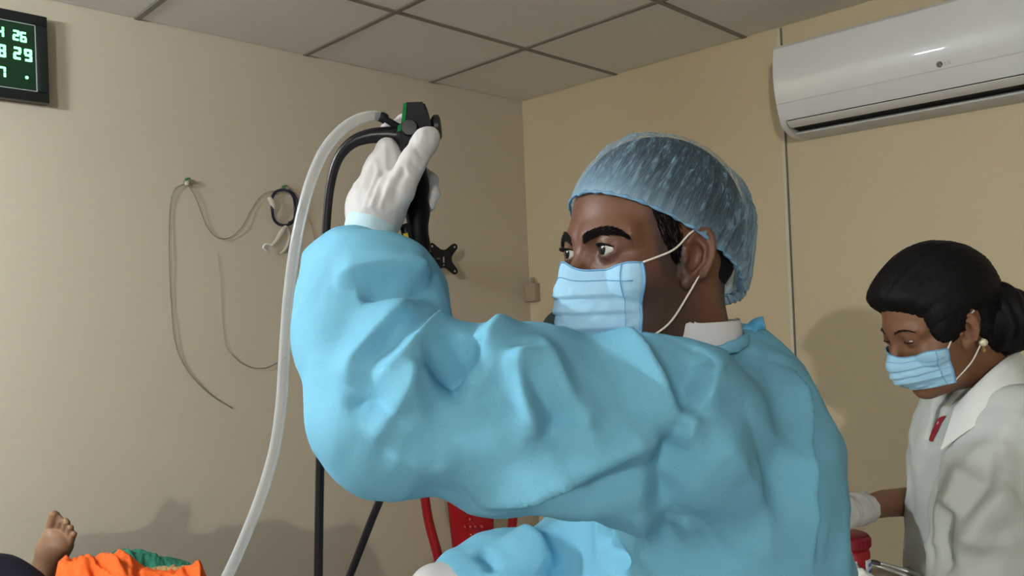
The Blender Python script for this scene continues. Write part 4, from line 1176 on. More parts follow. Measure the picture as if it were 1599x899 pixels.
# ------------------------------------------------------------------ the woman in the white coat
wc = P(1575, 899, 1.45)
wroot = empty('person', (wc[0], wc[1], 0), 'woman in a white coat and mask with black hair in a bun, looking down', 'person')
WT = np.array([wc[0], wc[1], 0])
HW = Frame(P(1465, 503, 1.42), math.radians(6), math.radians(20), math.radians(0))
wF = -R0*math.cos(0.10)-F0*math.sin(0.10); wS = -F0*math.cos(0.10)+R0*math.sin(0.10)
WN = HW.w((-0.060, 0, -0.20))
wS_l, wE_l, wH_l = P(1590, 668, 1.345), P(1520, 960, 1.30), P(1400, 1010, 1.36)
wS_r, wE_r, wW_r = P(1560, 690, 1.63), P(1515, 800, 1.70), P(1343, 795, 1.49)
def woman_body(p):
    d = head_sdf(HW.to(p), True, 0.12)
    q = p
    e = rcone(q, WN, WT+np.array([0, 0, 1.15]), 0.048, 0.085)
    e = smin(e, rcone(q, WT+wS*0.09+np.array([0, 0, 1.17]), WT-wS*0.09+np.array([0, 0, 1.17]), 0.065, 0.065), 0.05)
    e = smin(e, rcone(q, WT+np.array([0, 0, 1.15]), WT+np.array([0, 0, 0.85]), 0.10, 0.115), 0.05)
    for s in (-1, 1):
        e = smin(e, chain(q, [(WT+wS*0.085*s+np.array([0, 0, 0.80]), 0.085), (WT+wS*0.09*s+np.array([0, 0, 0.45]), 0.052), (WT+wS*0.09*s+np.array([0, 0, 0.085]), 0.036), (WT+wS*0.10*s+wF*0.11+np.array([0, 0, 0.04]), 0.032)]), 0.03)
    e = smin(e, chain(q, [(wS_l, 0.048), (wE_l, 0.036), (wH_l, 0.022)]), 0.03)
    e = smin(e, chain(q, [(wS_r, 0.048), (wE_r, 0.036), (P(1430, 782, 1.635), 0.0300), (P(1380, 786, 1.56), 0.0265), (wW_r, 0.0205), (P(1318, 797, 1.46), 0.02)]), 0.02)
    return smin(d, e, 0.03)
ho = HW.O
V, F = mesh_sdf(woman_body, axis_grid(ho[0]-0.42, ho[0]+0.45, ho[0]-0.15, ho[0]+0.15, 0.003, 0.012),
                axis_grid(ho[1]-0.42, ho[1]+0.45, ho[1]-0.15, ho[1]+0.15, 0.003, 0.012),
                axis_grid(0.0, ho[2]+0.16, ho[2]-0.20, ho[2]+0.13, 0.003, 0.012), smooth=1)
F = flip_out(V, F)
wb = obj('body', V, F.tolist(), 'skin_warm', wroot)
q = HW.to(V)
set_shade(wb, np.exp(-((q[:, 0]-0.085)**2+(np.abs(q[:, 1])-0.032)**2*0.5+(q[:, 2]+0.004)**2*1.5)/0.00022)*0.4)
for s in (1, -1):
    eye_ball(HW, s, (0.72, 0, -0.70), wroot)
    strands('eyebrow', HW, [(0.09, 0.012*s, 0.016), (0.09, 0.024*s, 0.020), (0.085, 0.036*s, 0.0205), (0.075, 0.048*s, 0.015)], 160, 0.005, lambda t, s=s: (0.1, 0.55*s, 0.4-0.8*t), 0.0004, wroot, spread=0.002, fem=True)
    lid = [EYE*np.array([1, s, 1])+np.array([0.0138*math.cos(a)*0.97, 0.0138*math.sin(a)*s, -0.0012]) for a in np.linspace(-0.85, 0.95, 9)]
    tube('eyelashes', [HW.w(p_+np.array([0.001, 0, -0.001])) for p_ in lid], 0.0010, 'hair_black', wroot, n=6, sub=2)
BUN = P(1560, 497, 1.40)
def woman_hair(p):
    q = HW.to(p)
    qa = q.copy(); qa[:, 1] = np.abs(qa[:, 1])
    d = ell(q, (-0.012, 0, 0.040), (0.114, 0.089, 0.107))
    d = smin(d, ell(q, (0.054, 0, 0.068), (0.048, 0.056, 0.036)), 0.03)               # swept-up front
    pl = (q[:, 2]-0.046)-(q[:, 0]-0.075)*0.95                                         # hairline
    d = smax(d, -pl, 0.036)
    tem = ell(qa, (0.030, 0.063, 0.014), (0.030, 0.017, 0.040))                        # hair combed over the temple
    d = smin(d, tem, 0.015)
    nap = smax(ell(q, (-0.060, 0, -0.020), (0.070, 0.068, 0.075)), q[:, 0]+0.040, 0.01)
    d = smin(d, nap, 0.02)
    ear = ell(qa, (-0.018, 0.090, -0.012), (0.022, 0.030, 0.036))
    return smax(d, -ear, 0.006)
def comb(V, F):
    N = normals(V, F); q = HW.to(V)
    th = np.arctan2(q[:, 1], q[:, 2]+0.02)
    s_ = np.array([noise.fractal(Vector((t*26, a*5, 1.0)), 1.0, 2.0, 3) for t, a in zip(th, q[:, 0])])
    return V+N*(0.0022*s_)[:, None]
implicit('hair', woman_hair, ho-0.20, ho+0.20, 0.0045, 'hair_black', wroot, smooth=2, fn=comb)
bax = nrmz(R0*0.9+UP*0.15)
def bun(p):
    q = p-BUN; h = q@bax; r = np.linalg.norm(q-h[:, None]*bax, axis=1)
    d = np.hypot(h*1.0, np.maximum(r-0.030, 0))-0.034
    d = smin(d, np.linalg.norm(q, axis=1)-0.056, 0.02)
    return smin(d, rcone(p, BUN, HW.w((-0.095, 0, 0.0)), 0.036, 0.040), 0.01)
def swirl(V, F):
    N = normals(V, F); q = V-BUN
    e1 = nrmz(np.cross(bax, UP)); e2 = np.cross(bax, e1)
    an = np.arctan2(q@e2, q@e1); h = q@bax
    w = np.sin(an*2+h*260+2*np.array([noise.noise(Vector(v*22)) for v in q]))
    return V+N*(0.0022*w)[:, None]
bn, _, _ = implicit('hair_bun', bun, BUN-0.11, BUN+0.11, 0.004, 'hair_black', wroot, smooth=1, fn=swirl)
mk, idx, nu, nv = mask_mesh(HW, wroot, -0.027, -0.092, 0.0655, 0.119, 0.047, True)
tube('ear_loop', [HW.w(idx(nu, 1)), HW.w((0.020, 0.070, -0.006)), HW.w((-0.002, 0.080, 0.010)), HW.w((-0.016, 0.084, 0.018))], 0.0014, 'loop_white', mk, n=8)
tube('ear_loop', [HW.w(idx(nu, nv-3)), HW.w((0.012, 0.064, -0.070)), HW.w((-0.006, 0.074, -0.048)), HW.w((-0.016, 0.078, -0.034))], 0.0014, 'loop_white', mk, n=8)
tube('ear_loop', [HW.w(idx(0, 1)), HW.w((0.0, -0.078, 0.0)), HW.w((-0.016, -0.084, 0.018))], 0.0014, 'loop_white', mk, n=8)
mat('pearl', (0.62, 0.58, 0.40), 0.15, spec=0.7, coat=0.6)
mat('gold', (0.8, 0.55, 0.2), 0.3, metal=1.0)
ec = HW.w((-0.012, 0.0815, -0.040))
er = Parts().lathe(ec, wS, [(0.0072*math.sin(a), -0.0072*math.cos(a)) for a in np.linspace(0.02, math.pi-0.02, 9)], 16).build('earring', 'pearl', wroot)
Parts().lathe(ec+np.array([0, 0, -0.008]), (0, 0, -1), [(0.002, 0), (0.0038, 0.003), (0.0025, 0.007), (0.0004, 0.009)], 10).build('earring_drop', 'gold', er)
# coat
CZ = WT[2]
def coat(p):
    q = p-WT; a = q@wF; b = q@wS; z = p[:, 2]
    zk = [0.40, 0.80, 1.0, 1.12, 1.20, 1.27, 1.32, 1.36, 1.40]
    hF = lerp(z, zk, [0.19, 0.155, 0.142, 0.133, 0.127, 0.112, 0.085, 0.07, 0.06]); hS = lerp(z, zk, [0.23, 0.205, 0.19, 0.185, 0.180, 0.150, 0.105, 0.08, 0.07])
    cf = lerp(z, zk, [0.015, 0.015, 0.012, 0.012, 0.010, 0.005, 0.0, 0.0, 0.0])
    d = (np.hypot((a-cf)/hF, b/hS)-1)*np.minimum(hF, hS)*0.9
    d = np.maximum(d, z-1.345); d = np.maximum(d, 0.45-z)
    # V opening in front
    vv = np.maximum(0.06-a, np.maximum(np.abs(b+0.015)-0.22*(z-1.20), 1.20-z))
    d = smax(d, -vv, 0.006)
    sl = chain(p, [(wS_l, 0.080), (P(1545, 800, 1.30), 0.083), (wE_l, 0.080), (wH_l, 0.055)], 0.02)
    sr = chain(p, [(wS_r, 0.075), (wE_r, 0.062), (P(1475, 790, 1.66), 0.05)], 0.02)
    return smin(smin(d, sl, 0.007), sr, 0.02)
lo = np.minimum(WT-0.27, np.minimum(wE_l-0.1, wH_l-0.07)); hi = np.maximum(WT+0.27, np.maximum(wS_r+0.1, wS_l+0.1))
V, F = mesh_sdf(coat, grid(lo[0], hi[0], 0.007), grid(lo[1], hi[1], 0.007), axis_grid(0.43, 1.38, 0.88, 1.38, 0.007, 0.02), smooth=2)
F = flip_out(V, F); N = normals(V, F)
rn = np.array([1-2*abs(noise.fractal(Vector(v*5.5+Vector((3, 1, 2))), 1.0, 2.1, 3)) for v in [Vector(x) for x in V]])
V = V+N*(0.011*(rn-0.5))[:, None]
bv = BVHTree.FromPolygons(V.tolist(), F.tolist())
V = creases(V, N, bv, [([(1478, 700), (1500, 740), (1545, 760)], 0.012, 0.012, 0.016), ([(1490, 860), (1530, 800), (1575, 760)], 0.014, 0.010, 0.018), ([(1520, 899), (1555, 850), (1590, 790)], -0.012, 0.014, 0.014), ([(1535, 690), (1500, 760), (1478, 800)], 0.0180, 0.012, 0.02), ([(1560, 700), (1530, 770), (1490, 815)], -0.0180, 0.012, 0.016), ([(1480, 790), (1472, 840), (1478, 899)], -0.0288, 0.012, 0.012),
   ([(1590, 640), (1560, 720), (1570, 830)], 0.0180, 0.014, 0.02), ([(1474, 690), (1460, 760), (1456, 899)], -0.0144, 0.006, 0.008), ([(1500, 830), (1540, 850), (1590, 840)], 0.0144, 0.014, 0.014)])
obj('coat', V, F.tolist(), 'coat_white_shaded', wroot)
# turned-down collar and lapel, edge of the front, red dress in the opening
def strip(name, rows, mt, parent, th=0.004):
    A = [catmull(r_, 8) for r_ in rows]
    n_, m_ = len(A), len(A[0]); V_ = [p for r_ in A for p in r_]; F_ = []
    for j in range(n_-1):
        for i in range(m_-1): F_.append([j*m_+i, j*m_+i+1, (j+1)*m_+i+1, (j+1)*m_+i])
    o = obj(name, V_, F_, mt, parent)
    md = o.modifiers.new('thickness', 'SOLIDIFY'); md.thickness = th; md.offset = 0
    sb = o.modifiers.new('smooth', 'SUBSURF'); sb.levels = 1; sb.render_levels = 1
    return o
strip('collar', [[P(1592, 548, 1.42), P(1572, 556, 1.385), P(1545, 578, 1.365), P(1515, 607, 1.365), P(1490, 634, 1.385)],
                 [P(1596, 556, 1.40), P(1578, 572, 1.365), P(1552, 595, 1.345), P(1519, 624, 1.345), P(1484, 655, 1.372)],
                 [P(1612, 592, 1.36), P(1592, 604, 1.335), P(1560, 634, 1.322), P(1520, 660, 1.33), P(1472, 692, 1.362)],
                 [P(1620, 606, 1.35), P(1590, 622, 1.325), P(1548, 652, 1.318), P(1506, 676, 1.33), P(1466, 706, 1.360)]], 'coat_collar_lit', wroot)
strip('collar', [[P(1592, 548, 1.42), P(1575, 556, 1.45), P(1545, 578, 1.47), P(1512, 606, 1.46), P(1488, 632, 1.42)],
                 [P(1594, 552, 1.42), P(1575, 566, 1.465), P(1545, 592, 1.485), P(1506, 625, 1.475), P(1476, 660, 1.43)],
                 [P(1610, 575, 1.44), P(1585, 600, 1.50), P(1545, 640, 1.51), P(1492, 670, 1.485), P(1460, 700, 1.42)]], 'coat_collar_lit', wroot)
fabric('dress_red', (0.30, 0.02, 0.03), 120, 0.2, 0.5)
bv2 = BVHTree.FromPolygons(V.tolist(), F.tolist())
def on_coat(px, py, off=0.004):
    d = ray(px, py); n_ = np.linalg.norm(d); h = bv2.ray_cast(Vector(CAM), Vector(d/n_))
    dep = 1.40 if h[0] is None else (np.array(h[0])-CAM)@c_f
    return P(px, py, min(dep, 1.46)-off)
strip('dress', [[on_coat(1478, 648), on_coat(1470, 660), on_coat(1462, 676), on_coat(1455, 690)], [on_coat(1468, 650, 0.006), on_coat(1461, 662, 0.006), on_coat(1455, 676, 0.006), on_coat(1451, 688, 0.006)],
                [on_coat(1463, 656), on_coat(1458, 667), on_coat(1454, 678), on_coat(1452, 686)]], 'dress_red', wroot, 0.003)
# glove on the far hand
def wglove(p):
    d = chain(p, [(P(1350, 793, 1.50), 0.0290), (P(1335, 795, 1.475), 0.0280), (P(1312, 799, 1.445), 0.031), (P(1296, 806, 1.425), 0.028)], 0.01)
    for k, (dy, dd) in enumerate(((-16, 0.02), (-4, 0.008), (8, -0.006), (18, -0.018))):
        d = smin(d, chain(p, [(P(1292, 806+dy, 1.42+dd), 0.0115), (P(1270, 818+dy, 1.415+dd), 0.0100), (P(1262, 836+dy, 1.415+dd), 0.0085)], 0.003), 0.005)
    d = smin(d, chain(p, [(P(1318, 812, 1.385), 0.016), (P(1300, 832, 1.365), 0.0125), (P(1288, 846, 1.36), 0.011)], 0.004), 0.01)
    return d
def wgl(V, F):
    N = normals(V, F); n1 = np.array([abs(noise.noise(Vector(v*42))) for v in V])
    return V+N*(0.004*(0.3-n1))[:, None]
gc = P(1310, 805, 1.43)
g_, _, _ = implicit('glove', wglove, gc-0.11, gc+0.11, 0.0035, 'glove_white', wroot, smooth=1, fn=wgl)
cr = [P(1351, 793, 1.501)+0.0295*(math.cos(a)*UP*1.05+math.sin(a)*nrmz(F0+R0*0.5))+R0*0.004*math.sin(3*a) for a in np.linspace(0, 2*math.pi, 16, endpoint=False)]
tube('rolled_rim', cr, 0.0024, 'glove_white', g_, closed=True, n=8, sub=4)
for s in (-1, 1):
    f0 = WT+wS*0.10*s
    implicit('shoe', lambda p, f0=f0: smax(chain(p, [(f0-wF*0.04+np.array([0, 0, 0.05]), 0.044), (f0+wF*0.07+np.array([0, 0, 0.042]), 0.041), (f0+wF*0.145+np.array([0, 0, 0.034]), 0.034)], 0.02), 0.004-p[:, 2], 0.004), f0-np.array([0.22, 0.22, 0.01]), f0+np.array([0.22, 0.22, 0.12]), 0.008, 'shoe_black', wroot)
# ------------------------------------------------------------------ instrument table, jar, gauze and forceps
mat('table_steel', (0.35, 0.30, 0.22), 0.45, metal=0.2, var=0.1, vscale=8)
mat('table_leg', (0.55, 0.55, 0.55), 0.3, metal=0.9)
TZ = 0.905
tc_ = P(1305, 890, 1.50); tx, ty = tc_[0], tc_[1]
RF = (R0, F0, UP)
tb = empty('instrument_table', (tx, ty, 0), 'brown topped instrument table in front of the woman in white', 'table')
Parts().box((tx, ty, TZ-0.0125), (0.27, 0.30, 0.025), RF, 0.004).build('table_top', 'table_steel', tb)
Parts().box((tx, ty, 0.30), (0.24, 0.27, 0.012), RF, 0.003).build('shelf', 'table_steel', tb)
for sx in (-1, 1):
    for sy in (-1, 1):
        b0 = np.array([tx, ty, 0])+R0*0.115*sx+F0*0.13*sy
        Parts().tube([b0+UP*0.004, b0+UP*(TZ-0.026)], 0.011, n=12, sub=2).build('leg', 'table_leg', tb)
jc = P(1326, 850, 1.50); jc[2] = TZ+0.0005
jr = empty('red_jar', jc, 'red screw-lidded jar with white and blue label on the instrument table', 'jar')
mat('jar_red', (0.30, 0.008, 0.015), 0.25, spec=0.5)
mat('lid_red', (0.22, 0.008, 0.014), 0.35)
mat('label_white', (0.75, 0.78, 0.80), 0.5)
mat('label_blue', (0.10, 0.22, 0.55), 0.5)
JT = P(1326, 832, 1.50)[2]-TZ
Parts().lathe(jc, (0, 0, 1), [(0.0, 0.0), (0.033, 0.0), (0.0365, 0.004), (0.0365, JT*0.72), (0.0345, JT*0.76), (0.032, JT*0.78), (0.032, JT*0.82), (0, JT*0.83)], 40).build('jar_body', 'jar_red', jr)
lid = Parts().lathe(jc, (0, 0, 1), [(0.0, JT*0.80), (0.0365, JT*0.80), (0.038, JT*0.815), (0.038, JT*0.95), (0.035, JT*0.985), (0.030, JT), (0, JT)], 40).build('lid', 'lid_red', jr)
for k in range(28):
    a = 2*math.pi*k/28
    Parts().box(jc+np.array([0.0383*math.cos(a), 0.0383*math.sin(a), JT*0.882]), (0.0018, 0.003, JT*0.12), (np.array([math.cos(a), math.sin(a), 0]), np.array([-math.sin(a), math.cos(a), 0]), UP)).build('grip_rib', 'lid_red', lid, smooth=False)
def arc_panel(name, a0, a1, z0, z1, r_, mt, par, n_=12):
    V_, F_ = [], []
    for i in range(n_+1):
        a = a0+(a1-a0)*i/n_
        dv = -F0*math.cos(a)+R0*math.sin(a)
        V_ += [jc+dv*r_+UP*z0, jc+dv*r_+UP*z1]
    for i in range(n_): F_.append([2*i, 2*i+2, 2*i+3, 2*i+1])
    o = obj(name, V_, F_, mt, par); md = o.modifiers.new('t', 'SOLIDIFY'); md.thickness = 0.0005; md.offset = 1; return o
for a0, a1 in ((-1.15, -0.05), (0.42, 1.35), (2.0, 4.2)):
    lb = arc_panel('label', a0, a1, JT*0.36, JT*0.64, 0.0369, 'label_white', jr)
    for z0 in (0.43, 0.53): arc_panel('label_print', a0+0.2, a1-0.35, JT*z0, JT*(z0+0.05), 0.0376, 'label_blue', lb)
fabric('gauze_white', (0.80, 0.79, 0.74), 200, 0.5, 0.04)
gz0 = P(1322, 895, 1.415)
gzo = empty('gauze_pile', (gz0[0], gz0[1], TZ), 'crumpled white gauze on the instrument table in front of the red jar', 'gauze')
def gauze_sheet(name, w, h_, z, seed, ang):
    n_ = 28; V_, F_ = [], []
    c, s = math.cos(ang), math.sin(ang)
    for j in range(n_+1):
        for i in range(n_+1):
            u_, v_ = (i/n_-0.5)*w, (j/n_-0.5)*h_
            edge = max(abs(u_)/(w/2), abs(v_)/(h_/2))
            zz = z+0.012*noise.fractal(Vector((u_*30+seed, v_*30, seed)), 1, 2, 3)-max(0, edge-0.6)*0.02
            V_.append(np.array([gz0[0], gz0[1], max(zz, TZ+0.002)])+R0*(u_*c-v_*s)+F0*(u_*s+v_*c))
    for j in range(n_):
        for i in range(n_): k = j*(n_+1)+i; F_.append([k, k+1, k+n_+2, k+n_+1])
    o = obj(name, V_, F_, 'gauze_white', gzo); md = o.modifiers.new('t', 'SOLIDIFY'); md.thickness = 0.0016
for k in range(5): gauze_sheet('gauze_fold', 0.100-0.003*k, 0.075, TZ+0.012+0.0165*k, k*3.3, 0.1*k-0.2)
fr_ = empty('forceps', (P(1385, 885, 1.47)[0], P(1385, 885, 1.47)[1], TZ), 'long steel forceps with dark tips lying on the instrument table', 'forceps')
mat('steel', (0.50, 0.49, 0.46), 0.35, metal=0.5)
fz = TZ+0.045
def tp(px, py, d): p_ = P(px, py, d); return p_
tube('arm', [tp(1350, 874, 1.50), tp(1378, 880, 1.49), tp(1412, 890, 1.47), tp(1440, 899, 1.46)], [0.003, 0.0035, 0.0045, 0.0045], 'steel', fr_, n=8)
tube('arm', [tp(1352, 878, 1.495), tp(1378, 886, 1.485), tp(1412, 898, 1.465), tp(1436, 910, 1.455)], [0.003, 0.0035, 0.0045, 0.0045], 'steel', fr_, n=8)
tube('tip', [tp(1351, 876, 1.498), tp(1366, 879, 1.492), tp(1374, 881, 1.49)], [0.004, 0.0062, 0.005], 'dark_grey', fr_, n=8)
ks = Parts().box((tp(1400, 896, 1.475)+np.array([0, 0, -0.012])), (0.10, 0.06, 0.016), RF, 0.004)
bx = P(1407, 915, 1.475)
# shallow steel tray that the forceps rest across
try_ = empty('steel_tray', (bx[0], bx[1], TZ), 'shallow steel tray under the forceps at the edge of the instrument table', 'tray')
ks.bm.free()
zt_ = P(1400, 897, 1.47)[2]-0.004
Parts().box((bx[0], bx[1], (TZ+zt_)/2), (0.10, 0.075, max(0.006, zt_-TZ)), RF, 0.003).build('tray_body', 'table_steel', try_)
Parts().box((bx[0], bx[1], zt_+0.0002), (0.108, 0.083, 0.003), RF, 0.001).build('rim', 'table_steel', try_)

# ------------------------------------------------------------------ dark covered stand behind the man
fabric('cover_dark', (0.012, 0.028, 0.024), 160, 0.2, 0.1)
cv = P(915, 520, 1.62)
cvr = empty('covered_stand', (cv[0], cv[1], 0), 'dark green covered stand showing just behind the blue face mask', 'stand')
ztop = P(905, 479, 1.62)[2]
def cover(p):
    q = p-np.array([cv[0], cv[1], 0]); a = np.abs(q@R0); b = np.abs(q@F0); z = p[:, 2]
    k = 0.05
    d = np.linalg.norm(np.stack([np.maximum(a-0.10+k+0.12*np.maximum(z-ztop+0.10, 0), 0), np.maximum(b-0.10+k, 0), np.maximum(np.abs(z-(ztop/2+0.30))-(ztop/2-0.30)+k, 0)], 1), axis=1)-k
    return d
implicit('cover', cover, np.array([cv[0]-0.2, cv[1]-0.2, 0.5]), np.array([cv[0]+0.2, cv[1]+0.2, ztop+0.05]), 0.012, 'cover_dark', cvr, smooth=2)
Parts().tube([np.array([cv[0], cv[1], 0.03]), np.array([cv[0], cv[1], 0.66])], 0.022, n=14, sub=2).build('pole', 'table_leg', cvr)
Parts().lathe(np.array([cv[0], cv[1], 0.0]), (0, 0, 1), [(0.17, 0), (0.175, 0.01), (0.16, 0.028), (0.03, 0.04)], 28).build('base', 'dark_grey', cvr)

# ------------------------------------------------------------------ red plastic chair by the left wall
mat('chair_red', (0.30, 0.006, 0.010), 0.28, spec=0.5, coat=0.2)
cc = P(738, 850, 2.85)
chz = np.array([cc[0], cc[1], 0])
chr_ = empty('plastic_chair', chz, 'red plastic chair with open side gaps in its back, by the left wall', 'chair')
ang = math.radians(4)
cX = R0*math.cos(ang)-F0*math.sin(ang); cY = F0*math.cos(ang)+R0*math.sin(ang)      # cX across the back, cY pointing away from the camera (front of the seat)
def CH(x, y, z): return chz+cX*x+cY*y+UP*z
top = 0.88
for s in (-1, 1):
    tube('back_post', [CH(0.110*s, 0.04, 0.40), CH(0.125*s, 0.0, 0.55), CH(0.155*s, -0.03, 0.72), CH(0.155*s, -0.05, top-0.04), CH(0.10*s, -0.055, top)], [0.018, 0.018, 0.0175, 0.017, 0.016], 'chair_red', chr_, n=12)
    tube('front_leg', [CH(0.20*s, 0.42, 0.43), CH(0.215*s, 0.44, 0.20), CH(0.225*s, 0.45, 0.008)], [0.022, 0.02, 0.018], 'chair_red', chr_, n=12)
    tube('rear_leg', [CH(0.205*s, 0.04, 0.43), CH(0.215*s, 0.0, 0.20), CH(0.22*s, -0.03, 0.008)], [0.022, 0.02, 0.018], 'chair_red', chr_, n=12)
tube('top_rail', [CH(-0.10, -0.055, top), CH(0, -0.06, top+0.012), CH(0.10, -0.055, top)], [0.017, 0.02, 0.017], 'chair_red', chr_, n=12)
sp_ = Parts()
n_ = 16
Vv, Ff = [], []
for j in range(13):
    t = j/12
    for i in range(n_+1):
        s = -1+2*i/n_
        w_ = 0.072+0.016*t
        Vv.append(CH(w_*s, 0.035-0.085*t+0.022*s*s-0.012, 0.44+(top-0.44)*t))
for j in range(12):
    for i in range(n_): k = j*(n_+1)+i; Ff.append([k, k+1, k+n_+2, k+n_+1])
bpn = obj('back_panel', Vv, Ff, 'chair_red', chr_); md = bpn.modifiers.new('t', 'SOLIDIFY'); md.thickness = 0.008
for kx in (-0.02, 0.0, 0.018, 0.04):
    for kz in range(11):
        z = 0.50+kz*0.03
        if abs(kx) > 0.01 and kz % 2: continue
        t = (z-0.44)/(top-0.44); s = kx/0.09
        pc = CH(kx, 0.035-0.085*t+0.022*s*s-0.012-0.008, z)
        Parts().lathe(pc, -cY, [(0.007, -0.002), (0.0065, 0.002), (0.004, 0.0035), (0.0005, 0.004)], 10).build('raised_stud', 'chair_red', bpn)
st = Parts(); st.box(CH(0, 0.22, 0.43), (0.43, 0.42, 0.022), (cX, cY, UP), 0.009, 3); st.build('seat', 'chair_red', chr_)

# ------------------------------------------------------------------ bed, patient and cloths at the lower left
fabric('sheet_green', (0.03, 0.20, 0.13), 200, 0.3, 0.1)
fabric('cloth_orange', (0.85, 0.13, 0.02), 200, 0.25, 0.08)
fabric('cloth_tan', (0.45, 0.27, 0.12), 200, 0.25, 0.15)
fabric('mattress_cover', (0.05, 0.06, 0.10), 200, 0.2, 0.1)
mat('bed_frame', (0.6, 0.6, 0.58), 0.4, metal=0.4)
BX0, BX1, BY0, BY1, BZ = -4.0, -1.98, -1.02, -0.14, 0.76
bd = empty('hospital_bed', ((BX0+BX1)/2, (BY0+BY1)/2, 0), 'hospital bed along the left wall carrying the patient', 'bed')
Parts().box(((BX0+BX1)/2, (BY0+BY1)/2, BZ-0.05), (BX1-BX0, BY1-BY0, 0.10), bevel=0.025, seg=3).build('mattress', 'mattress_cover', bd)
Parts().box(((BX0+BX1)/2, (BY0+BY1)/2, BZ-0.125), (BX1-BX0, BY1-BY0, 0.05), bevel=0.006).build('bed_base', 'bed_frame', bd)
for x in (BX0+0.08, BX1-0.08):
    for y in (BY0+0.06, BY1-0.06):
        Parts().tube([(x, y, 0.004), (x, y, BZ-0.15)], 0.02, n=12, sub=2).build('leg', 'bed_frame', bd)
# patient: lying with one bare foot up, dark clothes
FT = 1.84                                            # distance of the bare foot
heel = P(62, 908, FT)
pro = empty('person', (heel[0]-0.5, heel[1], BZ), 'patient lying on the bed, one bare foot sticking up beside the orange cloth', 'person')
fx_ = nrmz(np.array([1.0, -0.10, 0]))                # the way the sole faces
toe_dir = nrmz(P(90, 806, FT)-P(72, 890, FT))
wd = nrmz(np.cross(toe_dir, fx_))                    # across the foot
print('foot', heel, toe_dir, wd)
def foot_pts():
    # big toe nearest the left in the view: toes run to lower right
    return [((84, 805), 0.0130, (79, 828)), ((96, 808), 0.0088, (90, 830)), ((104, 815), 0.0082, (98, 837)), ((110, 824), 0.0078, (104, 845)), ((115, 834), 0.0076, (108, 853))]
def patient(p):
    A = P(72, 886, FT+0.01)                          # heel and ankle
    d = chain(p, [(P(68, 893, FT+0.03), 0.031), (P(80, 858, FT), 0.030), (P(84, 838, FT), 0.026)], 0.015)
    d = smin(d, chain(p, [(P(72, 893, FT), 0.028), (P(98, 852, FT+0.0), 0.021), (P(100, 842, FT), 0.018)], 0.01), 0.02)
    for tip, r, base in foot_pts():
        d = smin(d, chain(p, [(P(*base, FT), r*1.0), (P((tip[0]+base[0])/2, (tip[1]+base[1])/2, FT-0.004), r*0.92), (P(*tip, FT-0.012), r)], 0.003), 0.003)
    kn = np.array([heel[0]-0.42, heel[1]-0.02, BZ+0.10])
    hip = np.array([heel[0]-0.86, heel[1]-0.02, BZ+0.11])
    d = smin(d, chain(p, [(P(64, 900, FT+0.04), 0.036), (np.array([heel[0]-0.16, heel[1], BZ+0.075]), 0.046), (kn, 0.058), (hip, 0.09)], 0.02), 0.02)
    d = smin(d, chain(p, [(hip, 0.10), (hip+np.array([-0.25, -0.05, 0.0]), 0.10), (hip+np.array([-0.45, -0.06, 0.02]), 0.11), (hip+np.array([-0.62, -0.06, 0.02]), 0.05), (hip+np.array([-0.72, -0.06, 0.03]), 0.09)], 0.04), 0.05)
    return d
hb = np.array([heel[0], heel[1], BZ])
V, F = mesh_sdf(patient, axis_grid(hb[0]-1.75, hb[0]+0.12, hb[0]-0.10, hb[0]+0.12, 0.003, 0.02), axis_grid(hb[1]-0.25, hb[1]+0.20, hb[1]-0.10, hb[1]+0.10, 0.003, 0.02), axis_grid(BZ-0.02, BZ+0.40, BZ+0.02, BZ+0.26, 0.003, 0.02), smooth=1)
F = flip_out(V, F)
pb = obj('body', V, F.tolist(), 'skin_foot', pro)
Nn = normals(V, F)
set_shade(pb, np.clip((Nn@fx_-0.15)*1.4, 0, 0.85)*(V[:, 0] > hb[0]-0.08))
# dark trousers over the other, bent leg
k2 = P(-60, 868, 1.66)
def trousers(p):
    d = chain(p, [(P(30, 935, 1.62), 0.060), (P(-12, 926, 1.62), 0.070), (P(-110, 935, 1.66), 0.08), (P(-330, 990, 1.66), 0.10)], 0.04)
    return smax(d, BZ+0.002-p[:, 2], 0.01)
implicit('trousers', trousers, np.minimum(k2, P(-330, 960, 1.66))-np.array([0.3, 0.3, 0.3]), P(40, 935, 1.60)+np.array([0.15, 0.2, 0.25]), 0.012, 'cloth_navy', pro, smooth=2)

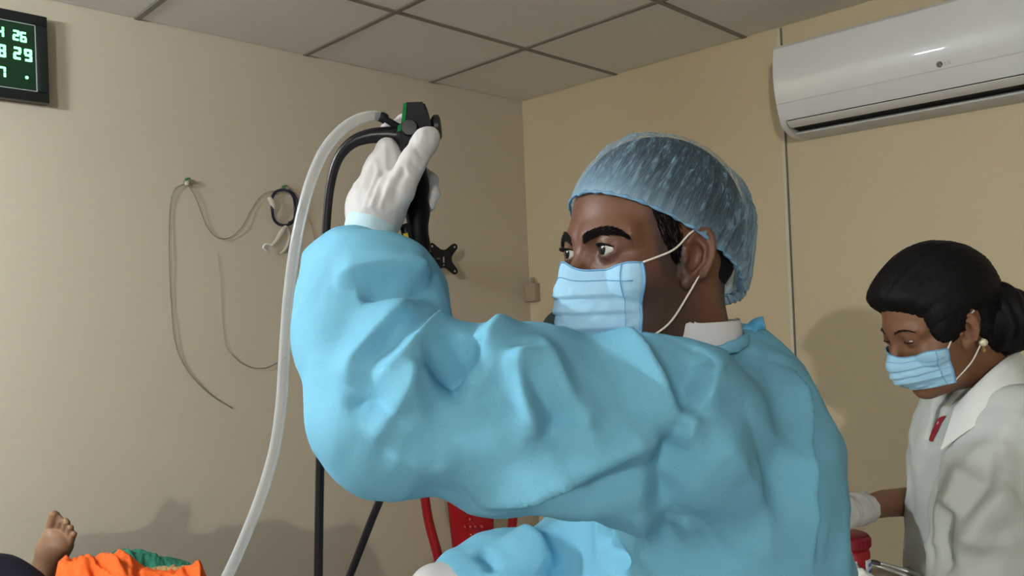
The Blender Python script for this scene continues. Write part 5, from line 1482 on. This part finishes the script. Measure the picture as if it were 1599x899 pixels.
def heap(name, label, cat, mt, crest, d0, d1, seed, amp=0.010, thick=0.004, down=BZ+0.003, n_=90, m_=40):
    """cloth lying over something: a crest line seen from the camera, sloping to the bed before and behind"""
    xs_ = [c[0] for c in crest]
    V_, F_ = [], []
    for j in range(m_+1):
        v = j/m_; dd = d0+(d1-d0)*v
        prof = math.sin(math.pi*v)**0.6
        for i in range(n_+1):
            u_ = i/n_; px = xs_[0]+(xs_[-1]-xs_[0])*u_
            py = np.interp(px, xs_, [c[1] for c in crest])
            pk = P(px, py, (d0+d1)/2)
            base = P(px, 899, dd)
            h_ = max(0.0, pk[2]-down)
            e = min(1, u_*9, (1-u_)*9)**0.6
            z = down+h_*prof*(e*0.9+0.1)
            w = noise.fractal(Vector((u_*7+seed, v*4+u_*3, seed)), 1, 2, 4); r_ = 1-2*abs(w)
            z += amp*(r_-0.5)*prof*1.2
            V_.append(np.array([base[0], base[1], max(z, down)]))
    for j in range(m_):
        for i in range(n_): k = j*(n_+1)+i; F_.append([k, k+1, k+n_+2, k+n_+1])
    cen = np.mean(V_, 0); cen[2] = down
    o = obj(name, V_, F_, mt, None, loc=cen); md = o.modifiers.new('t', 'SOLIDIFY'); md.thickness = thick
    tag(o, label, cat); return o
heap('orange_cloth', 'bright orange cloth crumpled over the end of the bed', 'cloth', 'cloth_orange', [(60, 899), (84, 893), (104, 872), (128, 868), (150, 874), (172, 866), (190, 864), (205, 874), (222, 890), (250, 894), (282, 893), (300, 888), (314, 874), (330, 871), (340, 880), (344, 899)], 1.50, 1.78, 2.0, 0.014)
heap('green_sheet', 'dark green sheet bunched up behind the orange cloth', 'sheet', 'sheet_green', [(150, 880), (186, 862), (205, 858), (230, 864), (262, 874), (292, 882), (315, 892)], 1.90, 2.16, 5.0, 0.008)
heap('tan_cloth', 'tan brown cloth lying between the green sheet and the orange cloth', 'cloth', 'cloth_tan', [(215, 893), (245, 887), (275, 883), (300, 885), (318, 890)], 1.76, 1.88, 9.0, 0.006)
